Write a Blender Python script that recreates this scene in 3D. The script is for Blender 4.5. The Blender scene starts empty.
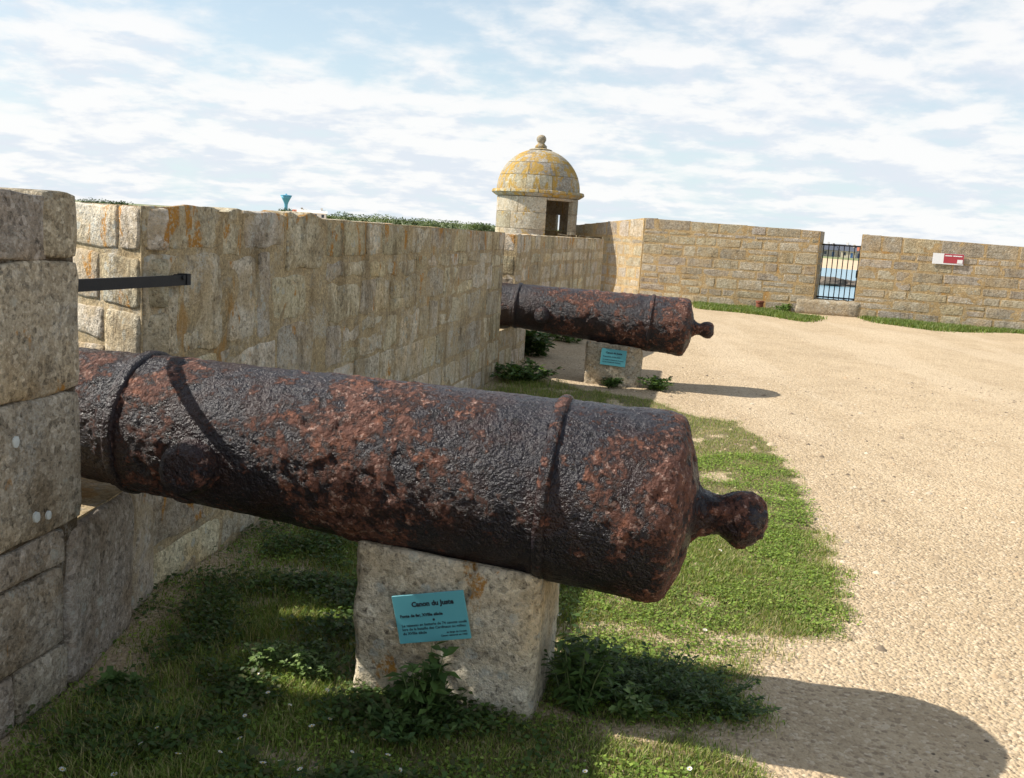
import bpy, bmesh, math, random
import numpy as np
from mathutils import Vector, Matrix, noise as mn

# ------------------------------------------------------------------ camera, light, exposure
scene = bpy.context.scene
F_PX, PITCH, ROLL, EYE = 950.0, math.radians(9.7), math.radians(3.5), 1.6
cam_d = bpy.data.cameras.new('camera'); cam = bpy.data.objects.new('camera', cam_d)
scene.collection.objects.link(cam); scene.camera = cam
cam_d.sensor_width = 36.0; cam_d.lens = F_PX / 1024 * 36.0
cam_d.clip_start = 0.05; cam_d.clip_end = 20000
_r0 = Vector((1, 0, 0)); _f = Vector((0, math.cos(PITCH), -math.sin(PITCH))); _u0 = Vector((0, math.sin(PITCH), math.cos(PITCH)))
_r = math.cos(ROLL) * _r0 + math.sin(ROLL) * _u0; _u = -math.sin(ROLL) * _r0 + math.cos(ROLL) * _u0
cam.matrix_world = Matrix(((_r.x, _u.x, -_f.x, 0), (_r.y, _u.y, -_f.y, 0), (_r.z, _u.z, -_f.z, EYE), (0, 0, 0, 1)))

# rampart frame: D runs along the parapet, N points into the courtyard
D = Vector((.1752, .9845, 0)); N = Vector((.9845, -.1752, 0)); O = Vector((-1.98, 0, 0))
SUN_ELEV = math.radians(42.0)
_sh = (N + .10 * D).normalized()                      # direction in which shadows fall
sun_dir = Vector((-_sh.x * math.cos(SUN_ELEV), -_sh.y * math.cos(SUN_ELEV), math.sin(SUN_ELEV)))
sl = bpy.data.lights.new('sun', 'SUN'); sl.energy = 5.0; sl.angle = math.radians(.53); sl.color = (1, .95, .86)
so = bpy.data.objects.new('sun', sl); scene.collection.objects.link(so)
so.rotation_euler = (-sun_dir).to_track_quat('-Z', 'Y').to_euler(); so.location = (-20, 5, 25)

scene.view_settings.view_transform = 'Standard'; scene.view_settings.look = 'None'
scene.view_settings.exposure = 0.55; scene.view_settings.gamma = 1.0; scene.view_settings.use_curve_mapping = False
scene.render.resolution_x = 1024; scene.render.resolution_y = 778

world = bpy.data.worlds.new('World'); scene.world = world; world.use_nodes = True


def stains(t, c, pos, amount=.6):
    """dark run-off streaks and damp blotches that cross stone and mortar alike"""
    v = t.node('ShaderNodeMapping', {'Vector': pos, 'Scale': (2.2, 2.2, .45)}).outputs[0]
    a = t.step(t.noise(v, 3.0, 7, .66, .3), .50, .64); b_ = t.step(t.noise(pos, 2.4, 7, .68), .52, .66)
    c = t.mix(t.math('MULTIPLY', a, amount), c, t.mix(1.0, c, (.50, .46, .40), 'MULTIPLY'))
    c = t.mix(t.math('MULTIPLY', b_, amount), c, t.mix(1.0, c, (.58, .56, .52), 'MULTIPLY'))
    g = t.math('MULTIPLY', t.step(t.noise(t.vmath('ADD', pos, (9, 4, 2)), 3.2, 7, .7), .54, .64), t.step(t.noise(pos, 110, 2), .35, .6))
    return t.mix(t.math('MULTIPLY', g, amount * .8), c, (.60, .585, .53))


class NT:
    """small helper for writing node trees"""
    def __init__(s, tree): s.t = tree; s.n = tree.nodes; s.l = tree.links
    def node(s, ty, ins=None, **kw):
        nd = s.n.new(ty)
        for k, v in kw.items(): setattr(nd, k, v)
        for k, v in (ins or {}).items():
            sock = nd.inputs[k]
            if isinstance(v, bpy.types.NodeSocket): s.l.new(v, sock)
            else: sock.default_value = v
        return nd
    def math(s, op, a, b=0.0, clamp=False):
        nd = s.node('ShaderNodeMath', {0: a, 1: b}, operation=op); nd.use_clamp = clamp; return nd.outputs[0]
    def vmath(s, op, a, b=(0, 0, 0)):
        return s.node('ShaderNodeVectorMath', {0: a, 1: b}, operation=op).outputs[0]
    def scale(s, v, k): return s.node('ShaderNodeVectorMath', {0: v, 'Scale': k}, operation='SCALE').outputs[0]
    def noise(s, vec, sc, det=4, rough=.55, dist=0.0):
        return s.node('ShaderNodeTexNoise', {'Vector': vec, 'Scale': sc, 'Detail': det, 'Roughness': rough, 'Distortion': dist}).outputs['Fac']
    def voro(s, vec, sc, feature='F1', out='Distance', rnd=1.0):
        return s.node('ShaderNodeTexVoronoi', {'Vector': vec, 'Scale': sc, 'Randomness': rnd}, feature=feature).outputs[out]
    def step(s, v, a, b, lo=0.0, hi=1.0, smooth=True):
        return s.node('ShaderNodeMapRange', {0: v, 1: a, 2: b, 3: lo, 4: hi}, interpolation_type='SMOOTHSTEP' if smooth else 'LINEAR').outputs[0]
    def mix(s, f, a, b, mode='MIX'):
        nd = s.node('ShaderNodeMix', data_type='RGBA', blend_type=mode)
        for k, v in ((0, f), (6, a), (7, b)):
            sock = nd.inputs[k]
            if isinstance(v, bpy.types.NodeSocket): s.l.new(v, sock)
            else: sock.default_value = (tuple(v) + (1,))[:4] if k else v
        return nd.outputs[2]
    def ramp(s, f, stops):
        nd = s.node('ShaderNodeValToRGB', {0: f}); e = nd.color_ramp.elements
        while len(e) < len(stops): e.new(.5)
        for el, (p, c) in zip(e, stops): el.position = p; el.color = tuple(c) + (1,)
        return nd.outputs[0]
    def bump(s, h, dist, strength=1.0, normal=None):
        ins = {'Height': h, 'Distance': dist, 'Strength': strength}
        if normal is not None: ins['Normal'] = normal
        return s.node('ShaderNodeBump', ins).outputs[0]


# ---- sky: blue Nishita sky behind a broken cloud layer
w = NT(world.node_tree); w.n.clear()
dirv = w.node('ShaderNodeTexCoord').outputs['Generated']
sep = w.node('ShaderNodeSeparateXYZ', {0: dirv})
hz = w.math('MAXIMUM', sep.outputs[2], 0.0)
def cloud_uv(z):
    den = w.math('ADD', z, .20)
    return w.node('ShaderNodeCombineXYZ', {0: w.math('DIVIDE', sep.outputs[0], den), 1: w.math('DIVIDE', sep.outputs[1], den), 2: 3.7}).outputs[0]
def cloud_cover(v):
    big = w.noise(v, 1.2, 9, .54, .15); fine = w.noise(w.vmath('ADD', v, (7, 3, 1)), 5.2, 8, .58, .15)
    return w.math('ADD', w.math('MULTIPLY', big, .58), w.math('MULTIPLY', fine, .42))
uv = cloud_uv(hz)
sky = w.node('ShaderNodeTexSky', sky_type='NISHITA')
sky.sun_disc = False; sky.sun_elevation = SUN_ELEV; sky.sun_rotation = math.atan2(sun_dir.x, sun_dir.y)
sky.air_density = 1.0; sky.dust_density = 1.2; sky.ozone_density = 1.0
cover = cloud_cover(uv)
above = cloud_cover(cloud_uv(w.math('ADD', hz, .016)))           # cloud just above: its underside is grey
thr = w.math('ADD', w.math('MULTIPLY', hz, .13), .425)           # a slanted look meets more cloud than a look straight up
mask = w.step(w.math('SUBTRACT', cover, thr), -.075, .115)
shade = w.step(w.math('SUBTRACT', cover, above), -.075, .05)
cloud = w.mix(shade, (.60, .64, .70), (.765, .76, .755))
skyc = w.node('ShaderNodeVectorMath', {0: sky.outputs[0], 'Scale': .11}, operation='SCALE').outputs[0]
veil = w.math('ADD', w.math('MULTIPLY', w.math('POWER', w.math('SUBTRACT', 1.0, hz, True), 4.0), .68), .20)   # thin high veil, denser the longer the look through it
skyc = w.mix(veil, skyc, (.60, .72, .77))
col = w.mix(w.math('MULTIPLY', mask, .90), skyc, cloud)
bg = w.node('ShaderNodeBackground', {'Color': col, 'Strength': .90})
w.l.new(bg.outputs[0], w.node('ShaderNodeOutputWorld').inputs[0])

rng = random.Random(11); nr = np.random.default_rng(5)

# ------------------------------------------------------------------ pixel helpers (directions only; distance comes from the ground)
def ray(x, y): return (x - 512) / F_PX * _r - (y - 389) / F_PX * _u + _f
def ground(x, y, z=0.0):
    d = ray(x, y); k = (z - EYE) / d.z
    return Vector((d.x * k, d.y * k, z))
def at_y(x, y, Y):
    d = ray(x, y); return Vector((0, 0, EYE)) + d * (Y / d.y)
def tn(t, n, z=0.0): p = O + D * t + N * n; return Vector((p.x, p.y, z))

# ------------------------------------------------------------------ materials
def new_mat(name):
    m = bpy.data.materials.new(name); m.use_nodes = True
    t = NT(m.node_tree); t.n.clear()
    out = t.node('ShaderNodeOutputMaterial'); b = t.node('ShaderNodeBsdfPrincipled')
    t.l.new(b.outputs[0], out.inputs[0]); return m, t, b
def setb(t, b, **kw):
    names = {'color': 'Base Color', 'rough': 'Roughness', 'metal': 'Metallic', 'spec': 'Specular IOR Level', 'normal': 'Normal', 'coat': 'Coat Weight', 'coat_rough': 'Coat Roughness'}
    for k, v in kw.items():
        s = b.inputs[names[k]]
        if isinstance(v, bpy.types.NodeSocket): t.l.new(v, s)
        else: s.default_value = (tuple(v) + (1,))[:4] if k == 'color' else v

def plain(name, color, rough=.6, metal=0.0, vary=.15, scale=8.0, bump=0.0):
    m, t, b = new_mat(name)
    pos = t.node('ShaderNodeNewGeometry').outputs['Position']
    n = t.noise(pos, scale, 5)
    c = t.mix(n, [v * (1 - vary) for v in color], [v * (1 + vary) for v in color])
    setb(t, b, color=c, rough=rough, metal=metal)
    if bump: setb(t, b, normal=t.bump(t.noise(pos, scale * 4, 4), bump))
    return m

def granite(name, base, dark, light, lichen=.5, orange=.5, speck=150.0, bump=.004, mort=None, top_lichen=None, lich=((.34, .13, .015), (.56, .27, .03)), smear=.62, stain=0.0):
    """weathered granite: mineral speckle, blotches, grey-white crusts and orange lichen"""
    m, t, b = new_mat(name)
    pos = t.node('ShaderNodeNewGeometry').outputs['Position']
    rnd = t.node('ShaderNodeObjectInfo').outputs['Random']
    p = t.vmath('ADD', pos, t.node('ShaderNodeCombineXYZ', {0: t.math('MULTIPLY', rnd, 37.0), 1: t.math('MULTIPLY', rnd, 91.0), 2: t.math('MULTIPLY', rnd, 13.0)}).outputs[0])
    sp = t.noise(p, speck, 3, .7)
    c = t.ramp(sp, [(.34, dark), (.47, base), (.55, base), (.68, light)])
    sp2 = t.voro(p, speck * .6, out='Color')
    c = t.mix(.45, c, t.ramp(t.node('ShaderNodeSeparateColor', {0: sp2}).outputs[0], [(.0, dark), (.35, base), (.7, base), (1.0, light)]))
    blot = t.noise(p, 4.5, 6, .65, .4)
    c = t.mix(t.step(blot, .42, .72), c, t.mix(1.0, c, (.76, .71, .64), 'MULTIPLY'))
    warm = t.noise(p, 2.1, 5, .6)
    c = t.mix(t.step(warm, .45, .72, 0, .7), c, t.mix(1.0, c, (1.10, .93, .68), 'MULTIPLY'))
    tone = t.math('ADD', t.math('MULTIPLY', rnd, .46), .82)
    c = t.mix(1.0, c, t.node('ShaderNodeCombineColor', {0: tone, 1: tone, 2: t.math('MULTIPLY', tone, t.math('ADD', t.math('MULTIPLY', t.math('FRACT', t.math('MULTIPLY', rnd, 7.3)), .22), .88))}).outputs[0], 'MULTIPLY')
    if mort is not None:                                     # mortar smeared over the face
        mm = t.math('MULTIPLY', t.step(t.noise(pos, 3.3, 6, .68, .5), .47, .58), t.step(t.noise(p, 40, 3), .3, .55, .35, 1))
        c = t.mix(t.math('MULTIPLY', mm, smear), c, t.mix(sp, [v * .55 for v in mort], [v * 1.45 for v in mort]))
    if lichen > 0:
        cell = t.voro(t.vmath('ADD', p, t.scale(t.node('ShaderNodeTexNoise', {'Vector': p, 'Scale': 25.0}).outputs['Color'], .03)), 13)
        wl = t.math('MULTIPLY', t.step(cell, .16, .12 + .04, 0, 1) if False else t.step(cell, .30, .22), t.step(t.noise(p, 2.6, 4), .60 - .14 * lichen, .66 - .14 * lichen))
        wl = t.math('MULTIPLY', wl, t.step(t.noise(p, 90, 2), .35, .55, .3, 1))
        c = t.mix(t.math('MULTIPLY', wl, .75), c, (.50, .50, .44))
        dk = t.step(t.noise(t.vmath('ADD', p, (5, 5, 5)), 7, 7, .72), .56, .66)
        c = t.mix(t.math('MULTIPLY', dk, .42), c, (.085, .078, .065))
    if stain: c = stains(t, c, pos, stain)
    if orange > 0:
        stre = t.node('ShaderNodeMapping', {'Vector': p, 'Scale': (1, 1, .45)}).outputs[0]
        on = t.noise(stre, 5.5, 7, .62, .3)
        th = .70 - .10 * orange
        if top_lichen is not None:
            zz = t.node('ShaderNodeSeparateXYZ', {0: pos}).outputs[2]
            on = t.math('ADD', on, t.step(zz, top_lichen - .35, top_lichen, 0, .10))
        om = t.math('MULTIPLY', t.step(on, th, th + .05), t.step(t.noise(p, 70, 3), .34, .5))
        c = t.mix(t.math('MULTIPLY', om, .9), c, t.mix(t.noise(p, 45, 2), *lich))
    h = t.math('ADD', t.math('MULTIPLY', t.noise(p, 24, 6, .7), 1.6), t.math('MULTIPLY', t.noise(p, speck, 3, .7), .55))
    setb(t, b, color=c, rough=.92, spec=.25, normal=t.bump(h, bump * 2.2))
    return m

M = {}
M['granite'] = granite('granite_grey', (.43, .365, .275), (.075, .065, .052), (.80, .72, .60), .45, .22, speck=85, bump=.007, stain=.45)
M['granite_merlon'] = granite('granite_merlon', (.56, .485, .36), (.13, .11, .082), (.84, .77, .63), .95, .75, speck=80, bump=.007, mort=(.47, .36, .215), top_lichen=1.6, smear=.62, stain=.75)
M['granite_far'] = granite('granite_far', (.36, .31, .235), (.18, .15, .11), (.55, .49, .40), .4, .0, speck=50, bump=.007, mort=(.43, .32, .185), smear=.4, stain=.3)
M['granite_turret'] = granite('granite_turret', (.42, .36, .27), (.2, .17, .13), (.62, .56, .46), .8, 1.25, speck=45, bump=.008, lich=((.33, .19, .03), (.50, .31, .06)))
M['granite_dome'] = granite('granite_dome', (.36, .32, .25), (.17, .15, .115), (.58, .54, .45), .95, 2.15, speck=45, bump=.008, lich=((.36, .19, .015), (.54, .33, .04)))
M['granite_block'] = granite('granite_block', (.63, .56, .45), (.11, .095, .078), (.90, .83, .70), 1.25, .75, speck=80, bump=.009, stain=.3)

def mortar(name, col, bump=.006, stain=.4):
    m, t, b = new_mat(name)
    pos = t.node('ShaderNodeNewGeometry').outputs['Position']
    n = t.noise(pos, 3.5, 7, .65)
    c = t.mix(n, [v * .62 for v in col], [v * 1.3 for v in col])
    g = t.noise(pos, 150, 3, .7)
    c = t.mix(t.step(g, .35, .7), t.mix(1.0, c, (.72, .7, .66), 'MULTIPLY'), t.mix(1.0, c, (1.15, 1.15, 1.15), 'MULTIPLY'))
    gp = t.voro(pos, 75, out='Color'); c = t.mix(.4, c, t.mix(1.0, c, t.ramp(t.node('ShaderNodeSeparateColor', {0: gp}).outputs[0], [(0, (.35, .35, .35)), (.5, (1, 1, 1)), (1, (1.7, 1.7, 1.7))]), 'MULTIPLY'))
    wc = t.math('MULTIPLY', t.step(t.noise(t.vmath('ADD', pos, (4, 2, 7)), 9, 7, .7), .52, .62), t.step(t.noise(pos, 90, 3), .3, .6))
    c = t.mix(t.math('MULTIPLY', wc, .6), c, (.42, .39, .32))
    gr = t.step(t.noise(pos, 6, 6, .7), .55, .68)
    c = t.mix(t.math('MULTIPLY', gr, .5), c, (.17, .15, .115))
    c = stains(t, c, pos, stain)
    zz = t.noise(t.node('ShaderNodeMapping', {'Vector': pos, 'Scale': (1, 1, .35)}).outputs[0], 4.2, 6, .6)
    c = t.mix(t.math('MULTIPLY', t.step(zz, .62, .68), .55), c, (.40, .19, .03))
    setb(t, b, color=c, rough=.95, spec=.2, normal=t.bump(t.math('ADD', t.noise(pos, 30, 6, .7), t.math('MULTIPLY', g, .4)), bump * 2))
    return m
M['mortar'] = mortar('mortar_tan', (.47, .365, .22), stain=.6)
M['mortar_far'] = mortar('mortar_far', (.45, .32, .165), stain=.25)
M['mortar_dark'] = mortar('mortar_dark', (.12, .092, .062))

def iron(name, rust_attr=True):
    m, t, b = new_mat(name)
    co = t.node('ShaderNodeTexCoord').outputs['Object']
    at = t.node('ShaderNodeAttribute', attribute_name='rust').outputs['Fac']
    f1 = t.noise(co, 10, 9, .70, .4); f2 = t.noise(co, 42, 6, .7, .2)
    fr = t.math('ADD', at, t.math('ADD', t.math('MULTIPLY', t.math('SUBTRACT', f1, .5), 1.25), t.math('MULTIPLY', t.math('SUBTRACT', f2, .5), 1.05)))
    rust = t.step(fr, .42, .60)
    ora = t.math('MULTIPLY', t.step(t.noise(co, 13, 7, .68), .52, .66), rust)
    rc = t.mix(t.noise(co, 60, 5, .7), (.035, .015, .012), (.22, .10, .07))
    rc = t.mix(t.math('MULTIPLY', ora, .55), rc, t.mix(t.noise(co, 80, 3), (.20, .062, .030), (.40, .17, .095)))
    pale = t.math('MULTIPLY', t.step(t.noise(t.vmath('ADD', co, (3, 1, 2)), 40, 6, .7), .55, .62), rust)
    rc = t.mix(t.math('MULTIPLY', pale, .65), rc, (.46, .31, .25))
    bl = t.mix(t.noise(co, 14, 6, .7), (.006, .005, .008), (.022, .017, .022))
    brown = t.step(t.noise(co, 5.5, 6, .62), .44, .60)
    bl = t.mix(t.math('MULTIPLY', brown, .7), bl, (.030, .012, .009))
    c = t.mix(rust, bl, rc)
    hole = t.step(t.noise(t.vmath('ADD', co, (8, 3, 5)), 30, 5, .66), .60, .66); c = t.mix(t.math('MULTIPLY', hole, .75), c, (.010, .007, .007))
    setb(t, b, color=c, rough=t.math('ADD', t.math('MULTIPLY', rust, .34), t.math('ADD', t.math('MULTIPLY', t.noise(co, 50, 3), .26), .22)), spec=t.math('SUBTRACT', .42, t.math('MULTIPLY', rust, .2)))
    flak = t.voro(t.vmath('ADD', co, t.scale(t.node('ShaderNodeTexNoise', {'Vector': co, 'Scale': 30.0, 'Detail': 4.0}).outputs['Color'], .04)), 46)
    h = t.math('ADD', t.math('MULTIPLY', t.noise(co, 105, 3, .6), .62), t.math('MULTIPLY', t.noise(co, 38, 3, .55), .75))
    h = t.math('SUBTRACT', h, t.math('MULTIPLY', hole, .30))
    h = t.math('ADD', h, t.math('MULTIPLY', t.math('MULTIPLY', t.math('ADD', flak, t.noise(co, 130, 4, .7)), rust), .45))
    setb(t, b, normal=t.bump(h, .016))
    return m
M['iron'] = iron('rusted_iron')
M['black_iron'] = plain('black_wrought_iron', (.010, .010, .012), .75, 0, .4, 30, .001)
M['rust_iron'] = plain('brown_rusty_iron', (.20, .060, .028), .8, 0, .5, 30, .004)
M['plaque'] = plain('plaque_cyan', (.105, .37, .42), .38, 0, .05, 12)
M['ink'] = plain('plaque_ink', (.012, .02, .03), .6, 0, .05)
M['sign_red'] = plain('sign_red', (.36, .035, .05), .5, 0, .08)
M['sign_white'] = plain('sign_white', (.72, .72, .72), .5, 0, .05)
M['white_wall'] = plain('white_render', (.74, .71, .66), .85, 0, .06, .6)
M['cream_wall'] = plain('cream_render', (.62, .54, .42), .85, 0, .08, .6)
M['grey_wall'] = plain('grey_stone_wall', (.33, .31, .29), .9, 0, .2, .8)
M['slate'] = plain('slate_roof', (.085, .095, .12), .6, 0, .25, 1.2)
M['red_roof'] = plain('red_tile_roof', (.38, .12, .06), .8, 0, .25, 1.2)
M['pale_roof'] = plain('pale_roof', (.66, .63, .58), .8, 0, .1, 1.0)
M['glass'] = plain('dark_window_glass', (.03, .04, .06), .12)
M['door_blue'] = plain('blue_door', (.05, .13, .30), .5)
M['tower_blue'] = plain('water_tower_blue', (.13, .40, .56), .7, 0, .05, .05)
M['bark'] = plain('bark', (.09, .065, .045), .9, 0, .3, 4)
M['rock'] = plain('shore_rock', (.13, .105, .08), .9, 0, .5, 1.2, .1)
M['beach'] = plain('beach_sand', (.56, .42, .27), .95, 0, .12, .05)
M['land'] = plain('coastal_land', (.17, .19, .09), .95, 0, .35, .03)
M['petal'] = plain('daisy_petal', (.80, .79, .76), .7, 0, .05)
M['yolk'] = plain('daisy_centre', (.62, .42, .04), .7, 0, .1)
M['stem'] = plain('weed_stem', (.10, .13, .045), .7, 0, .3, 20)
M['crust'] = plain('white_lichen_crust', (.58, .60, .57), .95, 0, .12, 60, .003)

def leafmat(name, trans=.35, rough=.55):
    m, t, b = new_mat(name)
    vc = t.node('ShaderNodeAttribute', attribute_name='tint').outputs['Color']
    setb(t, b, color=vc, rough=rough, spec=.3)
    tr = t.node('ShaderNodeBsdfTranslucent', {'Color': t.mix(1.0, vc, (1.25, 1.35, .55), 'MULTIPLY')})
    mx = t.node('ShaderNodeMixShader', {0: trans, 1: b.outputs[0], 2: tr.outputs[0]})
    t.l.new(mx.outputs[0], [n for n in t.n if n.type == 'OUTPUT_MATERIAL'][0].inputs[0])
    return m
M['grass'] = leafmat('grass_blades', .32)
M['leaf'] = leafmat('weed_leaves', .28, .5)
M['crown'] = leafmat('tree_leaves', .2)
def tintmat(name, rough=.95):
    m, t, b = new_mat(name)
    vc = t.node('ShaderNodeAttribute', attribute_name='tint').outputs['Color']
    pos = t.node('ShaderNodeNewGeometry').outputs['Position']
    setb(t, b, color=t.mix(t.noise(pos, 260, 3), t.mix(1.0, vc, (.7, .7, .7), 'MULTIPLY'), vc), rough=rough, spec=.25)
    return m
M['pebble'] = tintmat('limestone_pebbles')

# gravel courtyard
m, t, b = new_mat('gravel_courtyard')
pos = t.node('ShaderNodeNewGeometry').outputs['Position']
big = t.noise(pos, .35, 5, .6); mid = t.noise(pos, 2.4, 6, .6); fin = t.noise(pos, 42, 5, .75)
trk = t.step(t.noise(t.node('ShaderNodeMapping', {'Vector': pos, 'Rotation': (0, 0, .5), 'Scale': (.9, .16, 1)}).outputs[0], 1.0, 4, .55), .50, .62)
c = t.mix(t.step(big, .32, .68), (.435, .328, .205), (.515, .395, .255))
c = t.mix(t.step(mid, .42, .72, 0, .75), c, (.375, .278, .172))
c = t.mix(t.math('MULTIPLY', trk, .5), c, (.565, .45, .31))
ston = t.voro(pos, 70, out='Color'); sv = t.node('ShaderNodeSeparateColor', {0: ston}).outputs[0]
c = t.mix(t.step(sv, .70, .95, 0, .8), c, (.60, .48, .335))
c = t.mix(t.step(sv, .22, .02, 0, .8), c, (.27, .20, .13))
c = t.mix(t.step(fin, .48, .30, 0, .85), c, (.27, .195, .12))
c = t.mix(t.step(t.noise(pos, 13, 4, .7), .63, .72, 0, .4), c, (.36, .27, .175))
cell = t.voro(pos, 70); cell2 = t.voro(pos, 28)
h = t.math('ADD', t.math('MULTIPLY', cell, -1.0), t.math('ADD', t.math('MULTIPLY', t.noise(pos, 16, 5, .65), 2.2), t.math('MULTIPLY', cell2, -.8)))
so_a = t.node('ShaderNodeAttribute', attribute_name='soil').outputs['Fac']
sm = t.step(t.math('ADD', so_a, t.math('MULTIPLY', t.math('SUBTRACT', t.noise(pos, 15, 6, .7), .5), .9)), .42, .60)
sc_ = t.mix(t.step(t.noise(pos, 5, 6, .65), .36, .62), (.115, .095, .05), (.25, .185, .105))
sc_ = t.mix(t.step(t.noise(pos, 34, 4), .46, .66, 0, .7), sc_, (.085, .105, .03))
c = t.mix(t.math('MULTIPLY', sm, .92), c, sc_)
setb(t, b, color=c, rough=.97, spec=.2, normal=t.bump(h, .007))
M['gravel'] = m
m, t, b = new_mat('sea_water')
pos = t.node('ShaderNodeNewGeometry').outputs['Position']
setb(t, b, color=(.20, .34, .41), rough=.25, spec=.5, normal=t.bump(t.noise(t.node('ShaderNodeMapping', {'Vector': pos, 'Scale': (.5, 1.0, 1)}).outputs[0], .9, 4), .22))
M['water'] = m

# ------------------------------------------------------------------ object helpers
COL = scene.collection
def mesh(name, verts, faces, mat=None, smooth=False):
    me = bpy.data.meshes.new(name)
    me.from_pydata([tuple(v) for v in verts], [], faces); me.update()
    if mat: me.materials.append(M[mat])
    if smooth: me.polygons.foreach_set('use_smooth', [True] * len(me.polygons))
    return me
def link(name, me, parent=None, loc=(0, 0, 0), rz=0.0):
    o = bpy.data.objects.new(name, me); COL.objects.link(o)
    o.location = loc; o.rotation_euler = (0, 0, rz)
    if parent: o.parent = parent
    return o
def tag(o, label=None, cat=None, group=None, kind=None):
    if label: o['label'] = label
    if cat: o['category'] = cat
    if group: o['group'] = group
    if kind: o['kind'] = kind
    return o
def empty(name, loc, label, cat, group=None):
    o = bpy.data.objects.new(name, None); COL.objects.link(o); o.location = loc; o.empty_display_size = .2
    return tag(o, label, cat, group)
def fastmesh(name, V, Fc, mat, tint=None, smooth=False):
    """V (n,3) array, Fc (m,k) array of equal-sided faces"""
    me = bpy.data.meshes.new(name); k = Fc.shape[1]
    me.vertices.add(len(V)); me.vertices.foreach_set('co', np.ascontiguousarray(V, dtype=np.float32).ravel())
    me.loops.add(Fc.size); me.loops.foreach_set('vertex_index', np.ascontiguousarray(Fc, dtype=np.int32).ravel())
    me.polygons.add(len(Fc)); me.polygons.foreach_set('loop_start', np.arange(0, Fc.size, k, dtype=np.int32))
    me.update(calc_edges=True)
    if smooth: me.polygons.foreach_set('use_smooth', np.ones(len(Fc), dtype=bool))
    if tint is not None:
        a = me.attributes.new('tint', 'FLOAT_COLOR', 'POINT')
        a.data.foreach_set('color', np.hstack([tint, np.ones((len(tint), 1))]).astype(np.float32).ravel())
    me.materials.append(M[mat]); return me
class MB:
    """collects boxes, tubes and discs of ONE part"""
    def __init__(s): s.v = []; s.f = []
    def box(s, x0, x1, y0, y1, z0, z1):
        i = len(s.v)
        s.v += [(x, y, z) for z in (z0, z1) for x, y in ((x0, y0), (x1, y0), (x1, y1), (x0, y1))]
        s.f += [tuple(i + k for k in q) for q in ((3, 2, 1, 0), (4, 5, 6, 7), (0, 1, 5, 4), (1, 2, 6, 5), (2, 3, 7, 6), (3, 0, 4, 7))]; return s
    def tube(s, pts, rad, seg=6):
        pts = [Vector(p) for p in pts]; i0 = len(s.v)
        for k, p in enumerate(pts):
            d = (pts[min(k + 1, len(pts) - 1)] - pts[max(k - 1, 0)]).normalized()
            a = d.orthogonal().normalized(); b_ = d.cross(a); r = rad[k] if isinstance(rad, (list, tuple)) else rad
            for q in range(seg): s.v.append(p + (a * math.cos(q * 2 * math.pi / seg) + b_ * math.sin(q * 2 * math.pi / seg)) * r)
        for k in range(len(pts) - 1):
            for q in range(seg): s.f.append((i0 + k * seg + q, i0 + k * seg + (q + 1) % seg, i0 + (k + 1) * seg + (q + 1) % seg, i0 + (k + 1) * seg + q))
        s.f.append(tuple(i0 + q for q in reversed(range(seg)))); s.f.append(tuple(i0 + (len(pts) - 1) * seg + q for q in range(seg))); return s
    def obj(s, name, mat, parent=None, loc=(0, 0, 0), rz=0.0, smooth=False): return link(name, mesh(name, s.v, s.f, mat, smooth), parent, loc, rz)

# ------------------------------------------------------------------ the setting
OUT = [tn(-14, -1.15), tn(17.0, -1.15), Vector((-1.1, 23.5, 0)), Vector((-1.1, 27.9, 0)), Vector((1.9, 28.2, 0)), Vector((3.4, 25.0, 0)), Vector((13.0, 20.75, 0)), Vector((24, 15.0, 0)), Vector((24, -14, 0))]
def inside(poly, x, y):
    """numpy point-in-polygon"""
    r = np.zeros(np.shape(x), bool); n = len(poly)
    for i in range(n):
        x0, y0 = poly[i][0], poly[i][1]; x1, y1 = poly[(i + 1) % n][0], poly[(i + 1) % n][1]
        c = ((y0 > y) != (y1 > y)) & (x < (x1 - x0) * (y - y0) / ((y1 - y0) or 1e-9) + x0)
        r ^= c
    return r
# courtyard ground: undulating sheet
gx = np.concatenate([np.arange(-5, -1.9, .16), np.arange(-1.9, 2.4, .04), np.arange(2.4, 14, .16), np.arange(14, 24.01, .5)]); gy = np.concatenate([np.arange(-14, .8, .5), np.arange(.8, 6.5, .04), np.arange(6.5, 12, .08), np.arange(12, 29, .16)])
GX, GY = np.meshgrid(gx, gy)
def ground_z(x, y): return .010 * math.sin(x * 1.7 + y * .6) * math.sin(y * 1.1 - x * .4) + .012 * mn.noise((x * 1.3, y * 1.3, 0))
GZ = np.array([ground_z(a, c_) for a, c_ in zip(GX.ravel(), GY.ravel())])
nx, ny = len(gx), len(gy)
cx = (GX[:-1, :-1] + GX[1:, 1:]) / 2; cy = (GY[:-1, :-1] + GY[1:, 1:]) / 2
keep = inside(OUT, cx, cy).ravel()
I = np.arange(nx * ny).reshape(ny, nx)
Q = np.stack([I[:-1, :-1].ravel(), I[:-1, 1:].ravel(), I[1:, 1:].ravel(), I[1:, :-1].ravel()], 1)[keep]
ground_o = link('courtyard_ground', fastmesh('courtyard_ground', np.stack([GX.ravel(), GY.ravel(), GZ], 1), Q, 'gravel', smooth=True)); tag(ground_o, kind='structure')
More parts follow.
